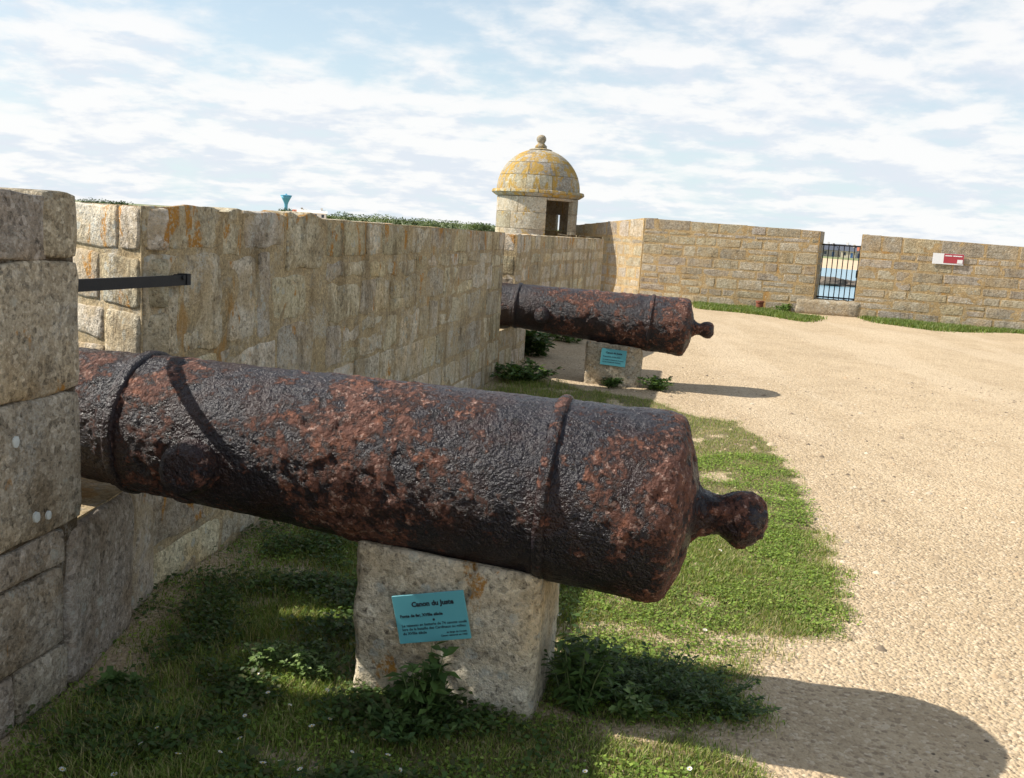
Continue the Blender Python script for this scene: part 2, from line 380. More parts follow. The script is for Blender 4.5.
# masonry mass under the courtyard
vs = [(p.x, p.y, -.06) for p in OUT] + [(p.x, p.y, -7) for p in OUT]; k = len(OUT)
o = link('rampart_base', mesh('rampart_base', vs, [tuple(reversed(range(k)))] + [(i, i + k, (i + 1) % k + k, (i + 1) % k) for i in range(k)], 'granite_far')); tag(o, kind='structure')
bm = bmesh.new(); bmesh.ops.create_grid(bm, x_segments=8, y_segments=8, size=9000)
me = bpy.data.meshes.new('sea'); bm.to_mesh(me); bm.free(); me.materials.append(M['water'])
o = link('sea', me, loc=(0, 0, -5.4)); tag(o, kind='structure')
# far shore: sand strip and land behind it
def shore(name, r0, r1, z0, z1, a0, a1, mat, n=60):
    vs, fs = [], []
    for i in range(n + 1):
        a = math.radians(a0 + (a1 - a0) * i / n)
        for r, z in ((r0, z0 - 1.2), (r0 + 4, z0), (r1, z1)):
            rr = r * (1 + .05 * mn.noise((i * .35, r * .01, 3)))
            vs.append((math.sin(a) * rr, math.cos(a) * rr, z))
    for i in range(n):
        for j in range(2): fs.append((i * 3 + j, i * 3 + j + 1, i * 3 + j + 4, i * 3 + j + 3))
    return tag(link(name, mesh(name, vs, [tuple(reversed(f)) for f in fs], mat)), kind='structure')
shore('beach', 318, 470, -5.3, -3.2, -50, 45, 'beach')
shore('coastal_plain', 428, 6000, -3.1, -1.0, -50, 45, 'land')

# ------------------------------------------------------------------ stones and walls
def stone_mesh(wd, ht, depth, seed, mat, fine=False, bev=.018, wob=.010, proud=.0):
    """a rough hewn block: local x along the wall, -y out of the wall, origin at its centre on the wall plane"""
    r = random.Random(seed)
    bev = min(bev, wd * .2, ht * .2)
    if fine:
        nu, nv = max(4, min(14, int(wd / .05))), max(4, min(12, int(ht / .05)))
    else: nu, nv = 2, 2
    def edge(u, v):                       # wobbling outline
        x = (u - .5) * wd; z = (v - .5) * ht
        return x, z
    so_ = seed * 3.17
    ring = []
    for i in range(nu): ring.append((i / nu, 0))
    for i in range(nv): ring.append((1, i / nv))
    for i in range(nu): ring.append((1 - i / nu, 1))
    for i in range(nv): ring.append((0, 1 - i / nv))
    cr = min(wd, ht) * (.05 + .06 * r.random())
    def outline(inset, amp):
        pts = []
        for u, v in ring:
            x, z = edge(u, v)
            nxs = amp * mn.noise((x * 7 + so_, z * 7, 1.3)) * 1.6; nzs = amp * mn.noise((x * 7, z * 7 + so_, 5.1)) * 1.6
            if (u in (0, 1)) and (v in (0, 1)): x *= 1 - cr * .55 / wd * 2 * .6; z *= 1 - cr * .55 / ht * 2 * .6
            sx = 1 - 2 * inset / wd; sz = 1 - 2 * inset / ht
            pts.append((x * sx + nxs, z * sz + nzs))
        return pts
    verts = []; faces = []
    o0 = outline(0, wob); o1 = outline(bev * .25, wob); o2 = outline(bev, wob * .8)
    k_ = len(ring)
    tilt_x, tilt_z = r.uniform(-.012, .012), r.uniform(-.012, .012)
    f = -.004 - proud
    for pts, yy in ((o0, depth), (o0, bev * .9 + f), (o1, bev * .3 + f)):
        for x, z in pts: verts.append((x, yy, z))
    for a in range(2):
        for i in range(k_): faces.append((a * k_ + i, a * k_ + (i + 1) % k_, (a + 1) * k_ + (i + 1) % k_, (a + 1) * k_ + i))
    base = 2 * k_
    # front: inset ring then grid / fan
    ins = len(verts)
    for x, z in o2: verts.append((x, f + .6 * tilt_x * x / wd + (.006 if fine else .003) * mn.noise((x * 9 + so_, z * 9, 2)), z))
    for i in range(k_): faces.append((base + i, base + (i + 1) % k_, ins + (i + 1) % k_, ins + i))
    if fine:
        idx = {}
        for q, (u, v) in enumerate(ring): idx[(round(u * nu), round(v * nv))] = ins + q
        for i in range(1, nu):
            for j in range(1, nv):
                x = (i / nu - .5) * (wd - 2 * bev); z = (j / nv - .5) * (ht - 2 * bev)
                d = -.003 + .006 * mn.fractal((x * 6 + so_, z * 6, 2), 1, 2, 3)
                idx[(i, j)] = len(verts); verts.append((x, f + d * .9 + tilt_x * x / wd + tilt_z * z / ht, z))
        for i in range(nu):
            for j in range(nv): faces.append((idx[(i, j)], idx[(i + 1, j)], idx[(i + 1, j + 1)], idx[(i, j + 1)]))
    else:
        c0 = len(verts); verts.append((r.uniform(-.1, .1) * wd, f - .003 * r.random(), r.uniform(-.1, .1) * ht))
        for i in range(k_): faces.append((ins + i, ins + (i + 1) % k_, c0))
    me = mesh('stone', verts, faces, mat, smooth=fine)
    return me

SEED = [0]
def put_stone(root, base, ang, x, z, wd, ht, mat, depth=.10, fine=False, tip=0.0, **kw):
    """x, z: centre of the stone on a face that starts at base (in the wall's own frame) and runs along ang"""
    SEED[0] += 1
    me = stone_mesh(wd, ht, depth, SEED[0], mat, fine, **kw)
    loc = Vector((base[0] + math.cos(ang) * x, base[1] + math.sin(ang) * x, z))
    o = link('stone', me, root, loc, ang)
    if tip: o.rotation_euler = (0, tip, ang)
    return o

def courses(length, z0, topf, hs, ws, joint, seed, x_start=0.0):
    """random coursed rubble: yields x, z, w, h"""
    r = random.Random(seed); out = []
    z = z0; rows = []
    zt = min(topf(0), topf(length))
    top_h = r.uniform(*hs) * 1.05
    while z < zt - top_h - .02:
        h = min(r.uniform(*hs), zt - top_h - z)
        if zt - top_h - (z + h) < hs[0] * .6: h = zt - top_h - z
        rows.append((z, h)); z += h
    rows.append((z, None))
    for (z, h) in rows:
        x = x_start
        while x < length - .02:
            wd = r.uniform(*ws) * (1.15 if h is None else 1)
            if length - (x + wd) < ws[0] * .55: wd = length - x
            if h is None: hh = topf(x + wd / 2) - z + r.uniform(-.006, .006)
            else: hh = h
            if h is not None and hh > hs[0] * 1.5 and r.random() < .22 and wd > ws[0] * 1.1:      # split into two thin ones
                q = r.uniform(.4, .6) * hh
                out.append((x + wd / 2, z + q / 2, wd - joint, q - joint)); out.append((x + wd / 2, z + q + (hh - q) / 2, wd - joint, hh - q - joint))
            else:
                dz = r.uniform(-.008, .008) if h is not None else 0
                out.append((x + wd / 2, z + hh / 2 + dz, wd - joint * r.uniform(.8, 1.6), hh - joint * r.uniform(.8, 1.5)))
            x += wd
    return out

def core_mesh(outline, z0, tops, mat, front, relief=.008, cell=.09):
    """mortar and rubble core: prism over outline with a finely uneven front face between outline[front] and outline[front+1]"""
    n = len(outline); verts = []; faces = []
    for p in outline: verts.append((p[0], p[1], z0))
    for p, zt in zip(outline, tops): verts.append((p[0], p[1], zt))
    faces.append(tuple(reversed(range(n)))); faces.append(tuple(range(n, 2 * n)))
    for i in range(n):
        j = (i + 1) % n
        a, b_ = Vector(outline[i]), Vector(outline[j]); L = (b_ - a).length
        if i not in front: faces.append((i, j, j + n, i + n)); continue
        nu = max(2, int(L / cell)); nv = max(2, int((tops[i] - z0) / cell)); g = {}
        nrm = Vector(((b_ - a).y, -(b_ - a).x)).normalized()
        for u in range(nu + 1):
            for v in range(nv + 1):
                p = a.lerp(b_, u / nu); zt = tops[i] + (tops[j] - tops[i]) * u / nu; z = z0 + (zt - z0) * v / nv
                if u in (0, nu) and v in (0, nv):
                    g[(u, v)] = (i if u == 0 else j) + (n if v else 0); continue
                dsp = 0 if (u in (0, nu)) else relief * (mn.fractal((p.x * 4, p.y * 4, z * 4), 1, 2, 3) + .15)
                g[(u, v)] = len(verts); verts.append((p.x + nrm.x * dsp, p.y + nrm.y * dsp, z))
        for u in range(nu):
            for v in range(nv): faces.append((g[(u, v)], g[(u + 1, v)], g[(u + 1, v + 1)], g[(u, v + 1)]))
    return mesh('core', verts, faces, mat, smooth=False)

def wall(name, label, cat, pts, tops, front, z0=-.05, mat='mortar', relief=.008, group=None, cell=.09):
    """pts: outline (world xy, counter-clockwise), root object = the wall's core at pts[0]"""
    b0 = Vector((pts[0][0], pts[0][1], 0)); loc = [(p[0] - b0.x, p[1] - b0.y) for p in pts]
    o = link(name, core_mesh(loc, z0, tops, mat, front, relief, cell), None, b0)
    return tag(o, label, cat, group), loc
def face_of(loc, i):
    a, b_ = Vector(loc[i]), Vector(loc[(i + 1) % len(loc)]); d = b_ - a
    return (a.x, a.y), math.atan2(d.y, d.x), d.length

def wn(t): return -.14 + .17 * (t - 3.73) / 6.47            # the parapet's face drifts a little towards the courtyard

# --- near parapet block (large ashlar)
P = [tn(.3, .045), tn(3.05, .045), tn(2.80, -.95), tn(.3, -.95)]
# outline must run so that the face normal points out: reverse order gives -y outward for x along D
near, loc = wall('parapet_block', 'tall grey granite parapet block cut off by the left edge, nearest of all', 'wall', [tuple(p.xy) for p in P], [1.60] * 4, (0,), mat='mortar_dark', relief=.004)
bs, an, L = face_of(loc, 0)
near_stones = [(2.08, 2.607, 1.418, 1.612), (2.613, 2.727, 1.418, 1.622), (1.95, 2.727, 1.008, 1.413), (1.75, 2.728, .572, 1.002), (2.34, 2.665, .452, .566), (1.6, 2.33, .452, .566), (1.9, 2.652, .186, .446), (2.425, 2.668, .0, .180), (1.95, 2.415, .0, .180),
               (1.2, 2.07, 1.41, 1.61), (1.2, 1.94, 1.01, 1.40), (1.0, 1.74, .575, 1.0), (1.0, 1.59, .46, .566), (1.0, 1.89, .19, .45), (.9, 1.94, 0, .185)]
for x0, x1, za, zb in near_stones:
    put_stone(near, bs, an, (x0 + x1) / 2, (za + zb) / 2, x1 - x0 + (.048 if x1 > 2.72 else 0), zb - za, 'granite', fine=True, bev=.010, wob=.007, depth=.2, proud=.014)
bs2, an2, L2 = face_of(loc, 1)
for (z_a, z_b) in ((.60, .93), (.935, 1.25), (1.255, 1.6)):
    for q in range(2): put_stone(near, bs2, an2, L2 * (q + .5) / 2 + (.01 if q else .02), (z_a + z_b) / 2, L2 / 2 - .035, z_b - z_a - .008, 'granite', bev=.012, depth=.1)

# --- sill under the near embrasure
P = [tn(3.053, .03), tn(3.80, wn(3.75)), tn(4.25, -.95), tn(2.8, -.95)]
sill, loc = wall('embrasure_sill', 'low granite sill under the near cannon with ochre lichen streaks', 'wall', [tuple(p.xy) for p in P], [.56, .52, .52, .55], (0,), mat='mortar', relief=.004)
bs, an, L = face_of(loc, 0)
put_stone(sill, bs, an, .205, .262, .56, .56, 'granite', fine=True, bev=.025, wob=.012, depth=.30, proud=.022, tip=.05)
put_stone(sill, bs, an, .63, .255, .28, .51, 'granite_merlon', fine=True, bev=.02, wob=.010, depth=.30, proud=.008)

# --- long parapet with the merlon between the two cannons
t0, t1 = 3.73, 10.16
P = [tn(t0, wn(t0)), tn(t1, wn(t1)), tn(t1 - .30, -.95), tn(t0 + .50, -.95)]
def top_long(x): return 1.60 - .062 * x / 6.65
mer, loc = wall('parapet_wall', 'long lichen-streaked granite parapet wall between the two cannons', 'wall', [tuple(p.xy) for p in P], [1.592, 1.532, 1.532, 1.592], (0, 3), mat='mortar', relief=.010)
bs, an, L = face_of(loc, 0)
fixed = [(.005, .60, 1.425, 1.605), (.005, .27, .98, 1.41), (.29, .62, .98, 1.41), (.61, .80, 1.39, 1.60), (.65, .93, .99, 1.385), (.955, 1.09, .98, 1.40), (.82, 1.24, 1.42, 1.605),
         (.60, 1.16, .72, .965), (.01, .58, .72, .96), (1.18, 1.66, .70, 1.02), (1.12, 1.52, 1.05, 1.27), (1.26, 1.75, 1.30, 1.60)]
for x0, x1, za, zb in fixed:
    put_stone(mer, bs, an, (x0 + x1) / 2, (za + zb) / 2, x1 - x0 - .01, zb - za - .01, 'granite_merlon', fine=True, bev=.007, wob=.016 if x0 > .02 else .008, depth=.15 if x0 > .1 else .015, proud=.001)
for x, z, wd, ht in courses(L, .72, top_long, (.16, .30), (.22, .55), .022, 21, 1.78):
    top_ = z + ht / 2 > top_long(x) - .05; dz = 0 if top_ else .022 * math.sin(x * 1.7) + .016 * math.sin(x * 4.3 + z * 3)
    put_stone(mer, bs, an, x, z + dz, wd, ht, 'granite_merlon', fine=(x < 3.6), bev=.007, wob=.008 if top_ else .024, depth=.12 if x + wd / 2 < L - .2 else .02, proud=.001, tip=0 if top_ else rng.uniform(-.03, .03))
for x, z, wd, ht in courses(L, .0, lambda x: .71, (.18, .27), (.25, .60), .022, 22, .02):
    put_stone(mer, bs, an, x, z, wd, ht, 'granite_merlon', fine=(x < 2.5), bev=.010, wob=.018, depth=.12 if wd / 2 + .2 < x < L - wd / 2 - .2 else .02, proud=.002)
bs, an, L = face_of(loc, 3)                                    # sunlit jamb of the embrasure
for x1, x0, za, zb in ((.008, .17, 1.41, 1.60), (.18, .60, 1.41, 1.595), (.008, .33, 1.19, 1.40), (.345, .60, 1.19, 1.40), (.008, .30, .86, 1.18), (.315, .60, 1.03, 1.175), (.31, .60, .86, 1.015), (.008, .35, .55, .85), (.36, .9, .55, .85), (.61, .9, .86, 1.4), (.61, .92, 1.41, 1.59)):
    put_stone(mer, bs, an, L - (x0 + x1) / 2, (za + zb) / 2, x0 - x1 - .012, zb - za - .012, 'granite_merlon', fine=True, bev=.010, wob=.008, depth=.12, proud=.008)
for q in range(12):                                            # capping stones along the back of the top
    xx = .95 + q * .44
    put_stone(mer, (-N.x * .62, -N.y * .62), math.atan2(D.y, D.x), xx, top_long(xx) - .028, .46, .05, 'granite_merlon', bev=.012, depth=.3, proud=.2)

# --- far sill, short merlon stub
P = [tn(10.203, wn(10.2)), tn(10.85, wn(10.85)), tn(10.95, -.95), tn(10.0, -.95)]
o, loc = wall('embrasure_sill', 'low sill under the far cannon where it passes through the parapet', 'wall', [tuple(p.xy) for p in P], [.50] * 4, (0,))
bs, an, L = face_of(loc, 0)
for x, z, wd, ht in courses(L, .0, lambda x: .5, (.2, .27), (.25, .4), .02, 31): put_stone(o, bs, an, x, z, wd, ht, 'granite_merlon', wob=.012)
P = [tn(10.80, wn(10.85)), tn(11.62, wn(11.6)), tn(11.62, -.95), tn(10.95, -.95)]
o, loc = wall('parapet_stub', 'short parapet block with orange lichen on top just beyond the far cannon', 'wall', [tuple(p.xy) for p in P], [1.51] * 4, (0, 1, 3))
for fi in (0, 1, 3):
    bs, an, L = face_of(loc, fi)
    for x, z, wd, ht in courses(L, .0 if fi != 3 else .5, lambda x: 1.53, (.18, .28), (.28, .48), .025, 33 + fi): put_stone(o, bs, an, x, z, wd, ht, 'granite_merlon', wob=.014)
# --- parapet beyond the far cannon
A_ = tn(11.63, -.36); B_ = tn(17.34, .41); back = (B_ - A_).normalized(); back = Vector((-back.y, back.x, 0)) * .85
P = [A_, B_, B_ + back, A_ + back]
o, loc = wall('parapet_wall', 'pale parapet wall in front of the domed turret, beyond the far cannon', 'wall', [tuple(p.xy) for p in P], [1.50, 1.475, 1.475, 1.50], (0, 1), mat='mortar')
for fi in (0, 1):
    bs, an, L = face_of(loc, fi)
    for x, z, wd, ht in courses(L, .0, lambda x: 1.52 - .025 * x / 5.8, (.17, .27), (.28, .62), .028, 41 + fi): put_stone(o, bs, an, x, z, wd, ht, 'granite_merlon', wob=.016)

# --- far wall with the gate
CA = Vector((3.03, 23.966, 0)); CB = Vector((10.95, 20.60, 0)); fd = (CB - CA).normalized(); fb = Vector((-fd.y, fd.x, 0))
def fw(s, off=0.0): p = CA + fd * s + fb * off; return (p.x, p.y)
def s_of(x): return (x - CA.x) / fd.x
SG0, SG1 = s_of(6.90), s_of(7.74)
Lf = SG0
P = [fw(0), fw(SG0), fw(SG0, .9), fw(.55, .9)]
def top_f(s): return 2.03 - .022 * s
o, loc = wall('courtyard_wall', 'tan stone courtyard wall left of the iron gate', 'wall', [Vector(p) for p in P], [2.0, top_f(SG0) - .02, top_f(SG0) - .02, 2.0], (0, 1), mat='mortar_far', relief=.006)
for fi in (0, 1):
    bs, an, L = face_of(loc, fi)
    for x, z, wd, ht in courses(L, .0, (lambda x: top_f(x)) if fi == 0 else (lambda x: top_f(SG0)), (.17, .29), (.28, .75), .034, 51 + fi): put_stone(o, bs, an, x, z, wd, ht, 'granite_far', wob=.009, bev=.010)
P = [fw(SG1), fw(12.5), fw(12.5, .9), fw(SG1 + .04, .9)]
o, loc = wall('courtyard_wall', 'tan stone courtyard wall right of the iron gate, carrying the red sign', 'wall', [Vector(p) for p in P], [top_f(SG1) - .02, top_f(12.5) - .02, top_f(12.5) - .02, top_f(SG1) - .02], (0, 3), mat='mortar_far', relief=.006)
for fi in (0, 3):
    bs, an, L = face_of(loc, fi)
    for x, z, wd, ht in courses(L, .0, (lambda x: top_f(SG1 + x)) if fi == 0 else (lambda x: top_f(SG1)), (.17, .28), (.28, .85), .034, 61 + fi): put_stone(o, bs, an, x, z, wd, ht, 'granite_far', wob=.009, bev=.010)
# sunlit return wall towards the turret
R0 = Vector((1.40, 27.4, 0)); rb = (CA - R0).normalized(); rb = Vector((-rb.y, rb.x, 0)) * .8
P = [R0.xy, (CA.x - .01, CA.y + .0), (CA.x + rb.x + .1, CA.y + rb.y + .35), (R0 + rb).xy]
o, loc = wall('return_wall', 'sunlit pale return wall running from the turret to the courtyard wall corner', 'wall', [Vector(p) for p in P], [1.72, 2.0, 2.0, 1.72], (0,), mat='mortar_far', relief=.005)
bs, an, L = face_of(loc, 0)
for x, z, wd, ht in courses(L, .0, lambda x: 1.74 + .28 * x / L, (.2, .3), (.35, .7), .035, 71): put_stone(o, bs, an, x, z, wd, ht, 'granite_far', wob=.012)
# threshold block of the gate
o = link('gate_threshold', stone_mesh(SG1 - SG0 + .50, .37, .75, 991, 'granite_far', True, bev=.07, wob=.03), None, (*fw((SG0 + SG1) / 2 - .13, -.03), .165), math.atan2(fd.y, fd.x))
tag(o, 'worn tan stone threshold block under the iron gate', 'threshold')
# gate
g = empty('iron_gate', (*fw(SG0, .55), .345), 'black iron bar gate in the opening of the far wall', 'gate'); ga = math.atan2(fd.y, fd.x); g.rotation_euler = (0, 0, ga)
gw = SG1 - SG0
for k in range(8):
    x = .05 + (gw - .1) * k / 7
    MB().tube([(x, 0, 0), (x, 0, 1.30)], .012, 6).obj('bar', 'black_iron', g)
for z in (.03, 1.26): MB().box(.0, gw, -.016, .016, z, z + .035).obj('rail', 'black_iron', g)
MB().box(gw - .075, gw - .03, -.03, .03, .55, .72).obj('lock_box', 'black_iron', g)
# sign
s0, s1 = s_of(9.14), s_of(9.72)
g = empty('wall_sign', (*fw(s0, -.045), 1.35), 'small red and white rectangular sign on the far wall', 'sign'); g.rotation_euler = (0, 0, ga)
sw = s1 - s0
MB().box(0, sw, 0, .015, 0, .235).obj('backing_plate', 'sign_white', g)
MB().box(sw * .36, sw - .004, -.004, -.0005, .03, .232).obj('red_panel', 'sign_red', g)
for k, (a, b2) in enumerate(((.40, .62), (.65, .94))): MB().box(sw * a, sw * b2, -.007, -.0045, .178, .200).obj('lettering', 'sign_white', g)
MB().box(sw * .80, sw * .97, -.008, -.0045, .035, .115).obj('white_patch', 'sign_white', g)
# rusty stub
c_ = ground(763, 312.5); c_ = Vector((*fw(s_of(5.83), -.28), 0))
g = empty('iron_stub', c_, 'short rusty iron stub standing at the foot of the far wall', 'bollard')
MB().tube([(0, 0, -.02), (0, 0, .17), (0, 0, .18)], [.085, .085, .075], 14).obj('post', 'rust_iron', g)
MB().tube([(0, 0, .18), (0, 0, .22)], [.1, .1], 14).obj('cap', 'rust_iron', g)

# ------------------------------------------------------------------ turret
TC = Vector((.382, 26.4, -.09)); RT = 1.05
tur = empty('watch_turret', TC, 'round stone watch turret with lichen-covered dome, cornice and dark doorway', 'turret')
tur.scale = (1.056,) * 3
def arc_block(r0, r1, a0, a1, z0, z1, r0b=None, r1b=None, seg=4):
    """block between two radii (optionally other radii at the top), angles in degrees"""
    r0b = r0 if r0b is None else r0b; r1b = r1 if r1b is None else r1b; v = []; f = []
    for i in range(seg + 1):
        a = math.radians(a0 + (a1 - a0) * i / seg); c, s = math.cos(a), math.sin(a)
        v += [(c * r1, s * r1, z0), (c * r1b, s * r1b, z1), (c * r0b, s * r0b, z1), (c * r0, s * r0, z0)]
    for i in range(seg):
        for j in range(4): f.append((i * 4 + j, (i + 1) * 4 + j, (i + 1) * 4 + (j + 1) % 4, i * 4 + (j + 1) % 4))
    f.append((0, 1, 2, 3)); f.append(tuple(reversed(range(seg * 4, seg * 4 + 4))))
    return v, f
def arc_part(name, mat, *a, **k):
    v, f = arc_block(*a, **k); me = mesh(name, v, f, mat)
    bm = bmesh.new(); bm.from_mesh(me); bmesh.ops.bevel(bm, geom=[e for e in bm.edges if e.calc_face_angle(0) > .9], offset=.012, segments=1, affect='EDGES'); bmesh.ops.recalc_face_normals(bm, faces=bm.faces); bm.to_mesh(me); bm.free()
    return link(name, me, tur)
DOOR = (-78.0, -32.0); SLIT = (183.0, 190.0); SLIT2 = (48.0, 55.0)
rows = [(0, .42), (.42, .85), (.85, 1.22), (1.22, 1.56), (1.56, 1.97), (1.97, 2.36)]
rr = random.Random(8)
for ri, (za, zb) in enumerate(rows):
    spans = [(DOOR[1], SLIT2[0]), (SLIT2[0], SLIT2[1]), (SLIT2[1], SLIT[0]), (SLIT[0], SLIT[1]), (SLIT[1], 360 + DOOR[0])] if ri in (4, ) else [(DOOR[1], 360 + DOOR[0])]
    for si, (a, b2) in enumerate(spans):
        if ri == 4 and si in (1, 3): continue
        n = max(1, round((b2 - a) / rr.uniform(38, 48)))
        cuts = [a + (b2 - a) * (i + (rr.uniform(-.18, .18) if 0 < i < n else 0)) / n for i in range(n + 1)]
        for i in range(n): arc_part('stone', 'granite_turret', RT - .13, RT + rr.uniform(-.006, .006), cuts[i] + .05, cuts[i + 1] - .05, za + .0008, zb - .0008, seg=max(3, int((cuts[i + 1] - cuts[i]) / 7)))
arc_part('door_sill', 'granite_turret', RT - .13, RT + .02, DOOR[0] + .3, DOOR[1] - .3, 0, .40, seg=5)
arc_part('lintel', 'granite_turret', RT - .13, RT, DOOR[0] + .3, DOOR[1] - .3, 2.29, 2.365, seg=5)
for k in range(10):
    a = k * 36; arc_part('cornice_block', 'granite_dome', .5, RT + .02, a + .2, a + 35.8, 2.37, 2.45, r1b=RT + .14, seg=5); arc_part('cornice_block', 'granite_dome', .5, RT + .15, a + 18.2, a + 53.8, 2.452, 2.53, r1b=RT + .13, seg=5)
DR, DZ = 1.075, 2.53
elev = [0, 20, 40, 58, 76]
for i in range(4):
    n = (10, 9, 7, 5)[i]
    for k in range(n):
        a0, a1 = 360 / n * k + i * 13, 360 / n * (k + 1) + i * 13; vs, fs = [], []; su, sv_ = max(4, int((a1 - a0) / 8)), 3
        for u in range(su + 1):
            for v_ in range(sv_ + 1):
                a = math.radians(a0 + .2 + (a1 - a0 - .4) * u / su); e = math.radians(elev[i] + .3 + (elev[i + 1] - elev[i] - .6) * v_ / sv_)
                for r_ in (DR, DR - .16): vs.append((math.cos(a) * math.cos(e) * r_, math.sin(a) * math.cos(e) * r_, DZ + math.sin(e) * r_ * .985))
        def ix(u, v_, q): return (u * (sv_ + 1) + v_) * 2 + q
        for u in range(su):
            for v_ in range(sv_):
                fs.append((ix(u, v_, 0), ix(u + 1, v_, 0), ix(u + 1, v_ + 1, 0), ix(u, v_ + 1, 0))); fs.append((ix(u, v_, 1), ix(u, v_ + 1, 1), ix(u + 1, v_ + 1, 1), ix(u + 1, v_, 1)))
        for u in range(su): fs.append((ix(u, 0, 0), ix(u, 0, 1), ix(u + 1, 0, 1), ix(u + 1, 0, 0))); fs.append((ix(u, sv_, 0), ix(u + 1, sv_, 0), ix(u + 1, sv_, 1), ix(u, sv_, 1)))
        for v_ in range(sv_): fs.append((ix(0, v_, 0), ix(0, v_ + 1, 0), ix(0, v_ + 1, 1), ix(0, v_, 1))); fs.append((ix(su, v_, 0), ix(su, v_, 1), ix(su, v_ + 1, 1), ix(su, v_ + 1, 0)))
        link('dome_stone', mesh('dome_stone', vs, fs, 'granite_dome'), tur)
def lathe(prof, seg=24):
    v, f = [], []
    for r_, z in prof:
        for q in range(seg): v.append((math.cos(q * 2 * math.pi / seg) * r_, math.sin(q * 2 * math.pi / seg) * r_, z))
    for i in range(len(prof) - 1):
        for q in range(seg): f.append((i * seg + q, i * seg + (q + 1) % seg, (i + 1) * seg + (q + 1) % seg, (i + 1) * seg + q))
    f.append(tuple(reversed(range(seg)))); f.append(tuple((len(prof) - 1) * seg + q for q in range(seg)))
    return v, f
v, f = lathe([(.30, 3.56), (.28, 3.575), (.16, 3.605), (.06, 3.62)]); link('dome_cap', mesh('dome_cap', v, f, 'granite_turret', True), tur)
v, f = lathe([(.15, 3.60), (.155, 3.66), (.11, 3.70), (.085, 3.73), (.10, 3.76), (.125, 3.81), (.12, 3.87), (.085, 3.92), (.03, 3.94)], 18); link('finial', mesh('finial', v, f, 'granite_turret', True), tur)

# ------------------------------------------------------------------ cannons
def vnoise(p, sc, seed): return mn.noise((p[0] * sc + seed, p[1] * sc, p[2] * sc - seed))
def lathe_iron(name, prof, na, seed, amp, rust0, close=(True, True), step=.01, root=None, mat4=None, pits=True):
    """surface of revolution about local x with corroded relief; prof: (x, r)"""
    xs, rs = [], []
    for (x0, r0), (x1, r1) in zip(prof, prof[1:]):
        L = math.hypot(x1 - x0, r1 - r0); n = max(1, int(L / step))
        for i in range(n): xs.append(x0 + (x1 - x0) * i / n); rs.append(r0 + (r1 - r0) * i / n)
    xs.append(prof[-1][0]); rs.append(prof[-1][1])
    xs = np.array(xs); rs = np.array(rs); V = []; rust = []
    for i, (x, r) in enumerate(zip(xs, rs)):
        j0, j1 = max(0, i - 1), min(len(xs) - 1, i + 1)
        dx, dr = xs[j1] - xs[j0], rs[j1] - rs[j0]; L = math.hypot(dx, dr) or 1
        nxr, nrr = -dr / L, dx / L
        if dx < 0 and abs(dr) < 1e-6: nrr = 1
        for q in range(na):
            a = q * 2 * math.pi / na; cy, cz = math.cos(a), math.sin(a); p = (x, r * cy, r * cz)
            low = vnoise(p, 3.2, seed) + .5 * vnoise(p, 7.1, seed + 3)
            mid_ = vnoise(p, 17, seed + 7); fin_ = vnoise(p, 42, seed + 9); f3 = vnoise(p, 88, seed + 21)
            patch = rust0(x, a) + .22 * low + .16 * mid_
            rv = min(1, max(0, patch))
            d = .0035 * low + .0030 * mid_ + .0026 * fin_ + .0016 * f3
            if pits:
                pit = max(0, vnoise(p, 24, seed + 13) - .18) * max(0, rv - .28) * 2.0
                fl = max(0, vnoise(p, 60, seed + 17)) * rv
                d -= .020 * pit; d += .0022 * fl * rv + (.0035 if rv > .52 and mid_ > -.05 else 0)
            d *= amp
            V.append((x + nxr * d, (r + nrr * d) * cy, (r + nrr * d) * cz)); rust.append(rv)
    V = np.array(V); nr_ = len(xs)
    I_ = np.arange(nr_ * na).reshape(nr_, na); J = np.roll(I_, -1, axis=1)
    Fq = np.stack([I_[:-1].ravel(), I_[1:].ravel(), J[1:].ravel(), J[:-1].ravel()], 1)
    me = fastmesh(name, V, Fq, 'iron', smooth=True)
    at = me.attributes.new('rust', 'FLOAT', 'POINT'); at.data.foreach_set('value', np.array(rust, dtype=np.float32))
    o = link(name, me, root)
    if mat4 is not None: o.matrix_local = mat4
    return o

